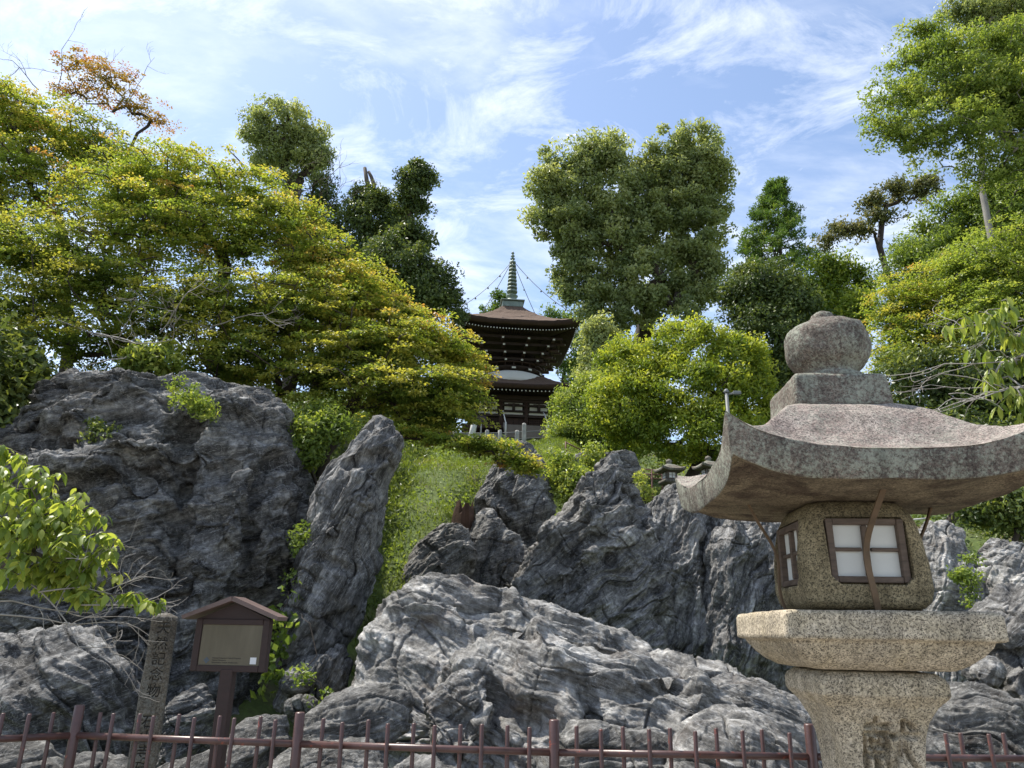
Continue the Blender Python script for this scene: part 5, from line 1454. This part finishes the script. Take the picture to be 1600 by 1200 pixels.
tree('rock_plant', 'bright yellow green shoot beside the sharp peak', [(1006, 768, 12, 14, 13.2), (1000, 750, 6, 10, 13.3)],
     at(1008, 790, 13.4), 'fresh', 16, 40, 0.06, 259, r0=0.012, clump=0.13, tint=(0.8, 0.15), limb_every=1, shell=0.2, cat='plant', twig_r=0.004)
tree('rock_plant', 'light green fern like plant on the pale rock right of the lantern', [(1505, 905, 20, 14, 8.7), (1515, 930, 14, 14, 8.6), (1518, 875, 10, 8, 8.8)],
     at(1515, 950, 9.0), 'fresh', 22, 34, 0.05, 260, r0=0.01, clump=0.11, tint=(0.4, 0.2), limb_every=1, shell=0.2, cat='plant', twig_r=0.003)

# ---- bare grey twigs
def twigs(name, label, starts, seed, mat='twig', r=0.012, depth=4, spread=0.55, group=None, cat='branch', parent=None):
    rs = np.random.RandomState(seed)
    mb = MB()
    def grow(p, d, L_, r_, k):
        path = [p]; q = p.copy(); dd = d.copy()
        for i in range(4):
            dd = dd + rs.normal(0, .16, 3); dd /= np.linalg.norm(dd)
            q = q + dd * L_ / 4
            path.append(q.copy())
            if k > 0 and i > 0 and rs.rand() < .8:
                nd = dd + rs.normal(0, spread, 3); nd /= np.linalg.norm(nd)
                grow(q.copy(), nd, L_ * rs.uniform(.45, .7), r_ * .6, k - 1)
        mb.tube(path, list(np.linspace(r_, max(r_ * .45, .0012), 5)), 4, cap=False)
    for p, d, L_ in starts:
        grow(np.array(p, float), np.array(d, float) / np.linalg.norm(d), L_, r, depth)
    if parent is not None:
        return mb.build(name, M[mat], parent)
    root = thing(name, label, cat, starts[0][0], group)
    mb.build('twig', M[mat], root, starts[0][0])
    return root
olive = [o for o in bpy.data.objects if o.get('label', '').startswith('olive shaded')][0]
twigs('dead_twigs', None, [(at(340, 520, 11.2), (-.9, -.3, .5), 1.1), (at(330, 510, 11.2), (.8, -.3, .15), 1.1), (at(250, 520, 11.0), (.5, -.3, .5), .9)], 271, parent=olive, r=0.014)
twigs('dead_twigs', None, [(at(150, 520, 10.8), (.7, -.3, -.25), 1.3), (at(90, 500, 10.8), (.8, -.3, -.3), 1.2), (at(230, 540, 10.8), (-.5, -.2, -.6), .8)], 272, parent=olive, r=0.014)
slender = [o for o in bpy.data.objects if o.get('label', '').startswith('slender maple')][0]
twigs('bare_twigs', None, [(at(90, 150, 15.3), (-.2, -.1, .9), 1.3), (at(60, 140, 15.3), (-.5, -.1, .8), 1.2), (at(110, 170, 15.3), (.2, 0, .9), 1.2), (at(190, 170, 15.3), (.5, 0, .6), 1.0)], 273, parent=slender, r=0.014, mat='bark_mid')
golden = [o for o in bpy.data.objects if o.get('label', '').startswith('broad spreading')][0]
twigs('bare_twigs', None, [(at(430, 330, 13.2), (.7, -.2, .5), 1.2), (at(460, 370, 13.2), (.7, -.2, .3), 1.1), (at(440, 300, 13.4), (.3, -.1, .8), .9)], 274, parent=golden, r=0.014, mat='bark_mid')

# ------------------------------------------------------------------ near branches with leaves one can pick out
def leaf_shape(L_, W_, curl, fold, tint):
    """ovate leaf along +x from its stalk, drooping by curl, with a folded midrib"""
    st = [(0.0, .06), (.14, .5), (.34, .92), (.55, 1.0), (.76, .68), (.90, .30), (1.0, .02)]
    vs, fs = [], []
    for f, w_ in st:
        x = L_ * f; z = -curl * L_ * f * f
        for s in (-1, 0, 1):
            vs.append((x, s * w_ * W_ / 2, z + abs(s) * fold * w_ * W_ / 2))
    for i in range(len(st) - 1):
        for j in (0, 1):
            a = i * 3 + j
            fs.append((a, a + 3, a + 4, a + 1))
    me = bpy.data.meshes.new('leaf')
    me.from_pydata(vs, [], fs)
    me.polygons.foreach_set('use_smooth', np.ones(len(fs), bool))
    attr(me, 'tint', np.full(len(fs), tint))
    return me
def leafy_branch(name, label, base, trunk, blobs, n_node, per, L_, W_, mat, seed, bark, r0, droop, n_obj, curl=.35, extra=None):
    rs = np.random.RandomState(seed)
    root = thing(name, label, 'tree', base)
    W = [blob_world(b) for b in blobs]
    vol = np.array([w_[1][0] * w_[1][2] for w_ in W]); vol /= vol.sum()
    cen = []
    for _ in range(n_node):
        c, r = W[rs.choice(len(W), p=vol)]
        d = rs.normal(0, 1, 3); d /= np.linalg.norm(d)
        cen.append(c + d * r * rs.rand() ** .4)
    sk = skeleton(np.array(base), trunk, cen, rs, r0, 0.0022, .5, 5)
    sk.build('limb', M[bark], root, base)
    shapes = [leaf_shape(L_ * a, W_ * a * b, curl * c, .28, t) for a, b, c, t in ((1, 1, 1, .25), (.85, 1, 1.3, .45), (1.1, .95, .8, .6), (.7, 1.05, 1.1, .8), (.95, .9, 1.5, .1), (.9, 1, .6, .95))]
    for m_ in shapes: m_.materials.append(M[mat])
    todo = []
    for c in cen:
        a0 = rs.rand() * 2 * pi
        for k in range(per):
            a = a0 + 2 * pi * k / per + rs.normal(0, .3)
            dr = droop + rs.normal(0, .22)
            X = Vector((cos(a) * cos(dr), sin(a) * cos(dr), -sin(dr)))
            side = Vector((-sin(a), cos(a), rs.normal(0, .25))); side = (side - X * side.dot(X)).normalized()
            Zl = X.cross(side)
            m4 = Matrix((X, side, Zl)).transposed().to_4x4()
            m4.translation = Vector(c + rs.normal(0, .012, 3) + np.array(X) * .012)
            todo.append((c[1], m4, rs.randint(len(shapes))))
    todo.sort(key=lambda q: q[0])
    rest_v, rest_f, rest_t = [], [], []
    for i, (_, m4, k) in enumerate(todo):
        if i < n_obj:
            o = bpy.data.objects.new('leaf', shapes[k])
            COL.objects.link(o)
            o.parent = root
            o.matrix_local = Matrix.Translation(-Vector(WL[root.name])) @ m4
        else:
            b0 = len(rest_v)
            rest_v += [tuple(m4 @ v.co) for v in shapes[k].vertices]
            rest_f += [tuple(b0 + j for j in p.vertices) for p in shapes[k].polygons]
            rest_t += [shapes[k].attributes['tint'].data[0].value] * len(shapes[k].polygons)
    if rest_v:
        me = raw_mesh('leaves', np.array(rest_v) - np.array(base), rest_f)
        attr(me, 'tint', rest_t)
        tag(link('leaves', me, M[mat], root, base), kind='stuff')
    return root
FB = (-4.75, 5.15, 0.0)
nb1 = leafy_branch('broadleaf_tree', 'branch of glossy bright green broad leaves reaching out before the cliff', FB,
    [np.array(FB), np.array([-4.7, 5.1, .8]), np.array([-4.6, 5.0, 1.5]), at(-60, 905, 4.9), at(10, 880, 4.9), at(60, 870, 4.9)],
    [(40, 745, 58, 24, 4.9), (70, 795, 100, 34, 4.9), (95, 845, 100, 32, 4.8), (55, 890, 80, 30, 4.8), (135, 885, 60, 26, 4.9), (20, 705, 32, 12, 5.0), (195, 925, 40, 10, 4.8), (245, 940, 20, 9, 4.75), (130, 925, 45, 12, 4.9), (10, 840, 40, 70, 5.1)],
    270, 6, 0.086, 0.042, 'fresh', 301, 'bark_mid', 0.035, 0.62, 290)
twigs('bare_twigs', None, [(at(-20, 940, 4.85), (1, -.05, -.14), .62), (at(0, 960, 4.85), (1, -.1, -.25), .6), (at(60, 925, 4.8), (1, -.05, -.24), .5), (at(120, 945, 4.8), (1, -.1, -.2), .38), (at(30, 900, 4.85), (1, 0, -.3), .7)], 302, parent=nb1, r=0.006, depth=3, spread=.5)
CB = (4.9, 5.0, 0.0)
nb2 = leafy_branch('cherry_tree', 'cherry branch with drooping narrow leaves and grey bare twigs', CB,
    [np.array(CB), np.array([4.9, 4.9, 1.6]), np.array([4.6, 4.8, 2.6]), at(1690, 560, 4.6), at(1640, 520, 4.6), at(1600, 500, 4.6)],
    [(1560, 482, 48, 12, 4.6), (1520, 498, 36, 12, 4.6), (1585, 515, 25, 18, 4.55), (1590, 560, 18, 22, 4.6), (1550, 585, 26, 22, 4.6), (1580, 620, 24, 30, 4.55), (1490, 512, 20, 8, 4.6), (1540, 545, 24, 12, 4.65), (1600, 650, 16, 16, 4.6)],
    66, 4, 0.115, 0.034, 'fresh', 303, 'twig', 0.016, 1.0, 300, curl=.25)
twigs('bare_twigs', None, [(at(1640, 610, 4.6), (-1, -.05, .05), .85), (at(1640, 640, 4.6), (-1, 0, .12), .75), (at(1610, 560, 4.6), (-1, 0, -.15), .7), (at(1620, 600, 4.65), (-1, .1, -.2), .7), (at(1640, 500, 4.6), (-1, 0, .05), .6)], 304, parent=nb2, r=0.0055, depth=3, spread=.5)

# ------------------------------------------------------------------ grass and ground cover
def cover(name, label, cat, x0, x1, y0, y1, n, size, mat, seed, width, upright, tintm, keep=None, lift=.35):
    rs = np.random.RandomState(seed)
    x = rs.uniform(x0, x1, n); y = y0 + (y1 - y0) * rs.rand(n) ** 1.1
    cl = vnoise(np.stack([x * .9, y * .9, np.full(n, 3.0)], 1), seed)
    k = rs.rand(n) < np.clip(.62 + cl * .9, .12, 1)
    if keep is not None: k &= keep(x, y)
    x, y, cl = x[k], y[k], cl[k]
    n = len(x)
    z = height(x, y)
    sz = size * rs.uniform(.5, 1.3, n) * (1 + .35 * cl)
    ax = rs.normal(0, 1, (n, 3)) * (1 - upright); ax[:, 2] += upright * 1.2
    pos = np.stack([x, y, z + sz * lift + rs.rand(n) * size * .3], 1)
    t = tintm + rs.normal(0, .16, n) + (.62 if name == 'grass' else .35) * vnoise(np.stack([x * .7, y * .7, np.full(n, 9.0)], 1), seed + 1)
    loc = np.array([(x0 + x1) / 2, (y0 + y1) / 2, 0])
    o = leaf_cloud(name, pos, ax, rs.normal(0, 1, (n, 3)) + np.array([0, 0, .2 if upright > .5 else 1.0]), sz, t, mat, None, loc, width)
    return tag(o, label, cat, kind='stuff')
cover('grass', 'bright green long grass on the slope below the pagoda', 'grass', -4.2, 4.5, 12.2, 30, 100000, .155, 'grass', 401, .10, .62, .42)
cover('weeds', 'low leafy weeds among the slope grass', 'weeds', -3.6, 3.6, 12.4, 24, 24000, .085, 'fresh', 402, .55, .25, .35)
cover('undergrowth', 'dark leafy undergrowth beneath the maples', 'undergrowth', -13, -2.2, 11.6, 26, 42000, .12, 'evergreen', 403, .5, .3, .6, lift=.8)
cover('undergrowth', 'leafy undergrowth on the right slope behind the rocks', 'undergrowth', 2.2, 16, 12.8, 32, 42000, .12, 'evergreen', 404, .5, .3, .55, lift=.8)
cover('undergrowth', 'leafy ground cover around the pagoda hill', 'undergrowth', -22, 24, 30, 50, 30000, .22, 'evergreen', 405, .5, .3, .6, lift=.8)

# ------------------------------------------------------------------ small things on the slope
def small_lantern(label, px, Y, top_py, hgt, group):
    t = at(px, top_py, Y)
    x, z1 = t[0], t[2]
    z0 = min(hz(x, Y) - .05, z1 - hgt)
    s = hgt / 1.5
    b = z1 - hgt
    f = mkframe((x, Y), rad(12))
    r = thing('small_stone_lantern', label, 'lantern', (x, Y, z0), group)
    kw = dict(n=40, step=.05, amp=.004, big=.006)
    sq_loft('base', [(.22 * s, .02, z0), (.22 * s, .02, b + .18 * s), (.13 * s, .02, b + .24 * s)], f, M['old_stone'], r, seed=1, **kw)
    sq_loft('shaft', [(.11 * s, .02, b + .2 * s), (.10 * s, .02, b + .78 * s)], f, M['old_stone'], r, seed=2, **kw)
    sq_loft('platform', [(.13 * s, .02, b + .78 * s), (.23 * s, .02, b + .86 * s), (.23 * s, .02, b + .92 * s)], f, M['old_stone'], r, seed=3, **kw)
    bb = sq_loft('light_chamber', [(.15 * s, .02, b + .92 * s), (.15 * s, .02, b + 1.16 * s)], f, M['old_stone'], r, seed=4, **kw)
    for (du, dv) in ((0, -1), (-1, 0)):
        c = f([[du * .15 * s, dv * .15 * s, b + 1.04 * s]])[0]
        O = f.r * du + f.b * dv; X = np.cross(O, Zv)
        wn = MB().box(c, (.2 * s, .02, .17 * s), X, O, Zv).build('window', M['wood_frame'], r)
        for a in (-1, 1):
            for e in (-1, 1):
                MB().box(c + O * .009 + X * a * .046 * s + Zv * e * .038 * s, (.075 * s, .008, .062 * s), X, O, Zv).build('paper_pane', M['paper'], wn)
    roof_loft('roof', [(.10 * s, b + 1.34 * s), (.16 * s, b + 1.30 * s), (.24 * s, b + 1.23 * s), (.31 * s, b + 1.20 * s)], .31 * s, .05 * s, .06 * s, [(.15 * s, b + 1.15 * s)], f, [M['granite_edge']] * 3, r, n=48, amp=.003, big=.004)
    lathe_loft('jewel_finial', [(.004, b + 1.33 * s), (.08 * s, b + 1.335 * s), (.06 * s, b + 1.37 * s), (.085 * s, b + 1.42 * s), (.06 * s, b + 1.47 * s), (.003, b + 1.5 * s)], f, M['granite_edge'], r, n=20, step=.02, amp=.002, big=.002)
small_lantern('small stone lantern with lit looking paper window beside the slope railing', 1045, 19.0, 717, 1.5, 'small stone lanterns on the slope')
small_lantern('small stone lantern whose finial just shows above the dark rock', 1106, 18.6, 712, 1.5, 'small stone lanterns on the slope')
# concrete post fence on the crest below the pagoda
pf_ = thing('post_fence', 'low concrete post fence with thin rails along the grassy crest', 'fence', gx(-1.5, 27))
crest = []
for px in (640, 661, 686, 710, 761, 781, 857):
    x = at(px, 685, 27)[0]; zt = at(px, 672 if px < 850 else 668, 27)[2]
    z0 = hz(x, 27) - .1
    crest.append((x, zt))
    MB().tube([(x, 27, z0), (x, 27, zt - .02), (x, 27, zt)], [.075, .075, .05], 9).build('post', M['concrete'], pf_)
for dz in (.12, .38):
    MB().tube([(x, 27, zt - dz) for x, zt in crest], .018, 5).build('rail', M['chain'], pf_)
a, b = at(733, 700, 26), at(741, 662, 26)
a[2] = min(a[2], hz(a[0], 26) - .1)
MB().tube([a, b - (b - a) * .03, b], [.125, .11, .09], 9)
lp = thing('leaning_post', 'thick pale post leaning on the grassy crest', 'post', a)
MB().tube([a, b - (b - a) * .03, b], [.125, .11, .09], 9).build('shaft', M['white_rail'], lp)
MB().lathe(b, [(.1, 0), (.1, .02), (.04, .05)], 9).build('cap', M['concrete'], lp)
for px, pt_, lb in ((819, 663, 'tall thin grey post behind the rock tower top'), (808, 674, 'short grey post behind the rock tower top')):
    t = at(px, pt_, 22)
    z0 = hz(t[0], 22) - .1
    p_ = thing('stone_post', lb, 'post', (t[0], 22, z0))
    MB().box((t[0], 22, (z0 + t[2]) / 2), (.13, .13, t[2] - z0), ch=.015).build('shaft', M['concrete'], p_)
    MB().lathe((t[0], 22, t[2] - .002), [(.07, 0), (.05, .03), (.01, .045)], 4).build('cap', M['concrete'], p_)
c = at(752, 655, 27)
nb_ = thing('small_notice', 'small dark notice board on a stake by the post fence', 'sign', (c[0], 27, hz(c[0], 27)))
MB().box((c[0], 27.03, (hz(c[0], 27) - .1 + c[2]) / 2), (.05, .05, c[2] - hz(c[0], 27) + .1)).build('stake', M['concrete'], nb_)
MB().prism([c + np.array(q) for q in ((-.19, -.04, -.12), (.19, -.04, -.12), (.19, -.04, .1), (0, -.04, .15), (-.19, -.04, .1))], (0, .03, 0)).build('board', M['sign_wood'], nb_)
# handrails
hr = thing('handrail', 'rusty red handrail by the bush below the pagoda steps', 'railing', gx(1.45, 20))
p0, p1 = at(884, 690, 20), at(908, 702, 20)
for p in (p0, p1):
    MB().tube([(p[0], 20, hz(p[0], 20) - .1), p], .022, 6).build('post', M['red_rail'], hr)
for dz in (.02, .25):
    MB().tube([p0 - Zv * dz, p1 - Zv * dz], .018, 6).build('rail', M['red_rail'], hr)
hr = thing('handrail', 'rusty horizontal railing beside the small stone lantern', 'railing', gx(3.6, 19.6))
p0, p1 = at(1002, 733, 19.6), at(1034, 735, 19.6)
for p in (p0, (p0 + p1) / 2, p1):
    MB().tube([(p[0], 19.6, hz(p[0], 19.6) - .1), p], .022, 6).build('post', M['red_rail'], hr)
for dz in (.0, .12, .24):
    MB().tube([p0 - Zv * dz, p1 - Zv * dz], .016, 6).build('rail', M['red_rail'], hr)
hr = thing('handrail', 'pale railing with a red post behind the lantern chamber', 'railing', gx(6.6, 12))
p0, p1 = at(1425, 812, 12), at(1448, 810, 12)
for k, p in enumerate((p0, p1)):
    MB().tube([(p[0], 12, hz(p[0], 12) - .1), p + Zv * .02], .02, 6).build('post', M['red_rail'], hr)
for dz in (.0, .2):
    MB().tube([p0 - Zv * dz, p1 - Zv * dz], .014, 6).build('rail', M['white_rail'], hr)
# lamp post whose head shows over the lantern roof tip
t = at(1135, 612, 14)
lm = thing('camera_pole', 'thin dark pole with a small camera arm above the lantern roof tip', 'pole', (t[0], 14, hz(t[0], 14)))
MB().tube([(t[0], 14, hz(t[0], 14) - .1), t], .035, 8).build('pole', M['chain'], lm)
MB().lathe(t, [(.05, -.03), (.06, .0), (.03, .05), (.01, .06)], 8).build('cap', M['chain'], lm)
MB().tube([t - Zv * .06, t + np.array([.22, 0, -.02])], .02, 6).build('arm', M['chain'], lm)
MB().box(t + np.array([.2, -.02, -.03]), (.16, .08, .07), ch=.01).build('camera_housing', M['chain'], lm)
# broken stump on the grass slope
c = at(725, 800, 14.4)
z0 = min(hz(c[0], 14.4), c[2]) - .1
stp = thing('tree_stump', 'broken brown tree stump above the low dark rock', 'stump', (c[0], 14.4, z0))
rs_ = np.random.RandomState(9)
nseg = 18
ring = lambda r, z, j: [(c[0] + r * cos(2 * pi * k / nseg) * (1 + .15 * sin(3 * k)), 14.4 + r * sin(2 * pi * k / nseg) * (1 + .12 * cos(2 * k)), z + j * rs_.uniform(-1, 1)) for k in range(nseg)]
vs = ring(.26, z0, 0) + ring(.2, c[2] - .08, .02) + ring(.17, c[2] + .12, .12) + ring(.10, c[2] + .06, .06) + ring(.02, c[2] - .02, .02)
fs = [(i * nseg + k, i * nseg + (k + 1) % nseg, (i + 1) * nseg + (k + 1) % nseg, (i + 1) * nseg + k) for i in range(4) for k in range(nseg)]
MB().add(vs, fs).build('trunk', M['stump'], stp)
MB().tube([(c[0] + .1, 14.3, z0 + .05), (c[0] + .28, 14.1, z0 - .02), (c[0] + .42, 13.95, z0 - .2)], [.08, .06, .03], 7).build('root', M['stump'], stp)
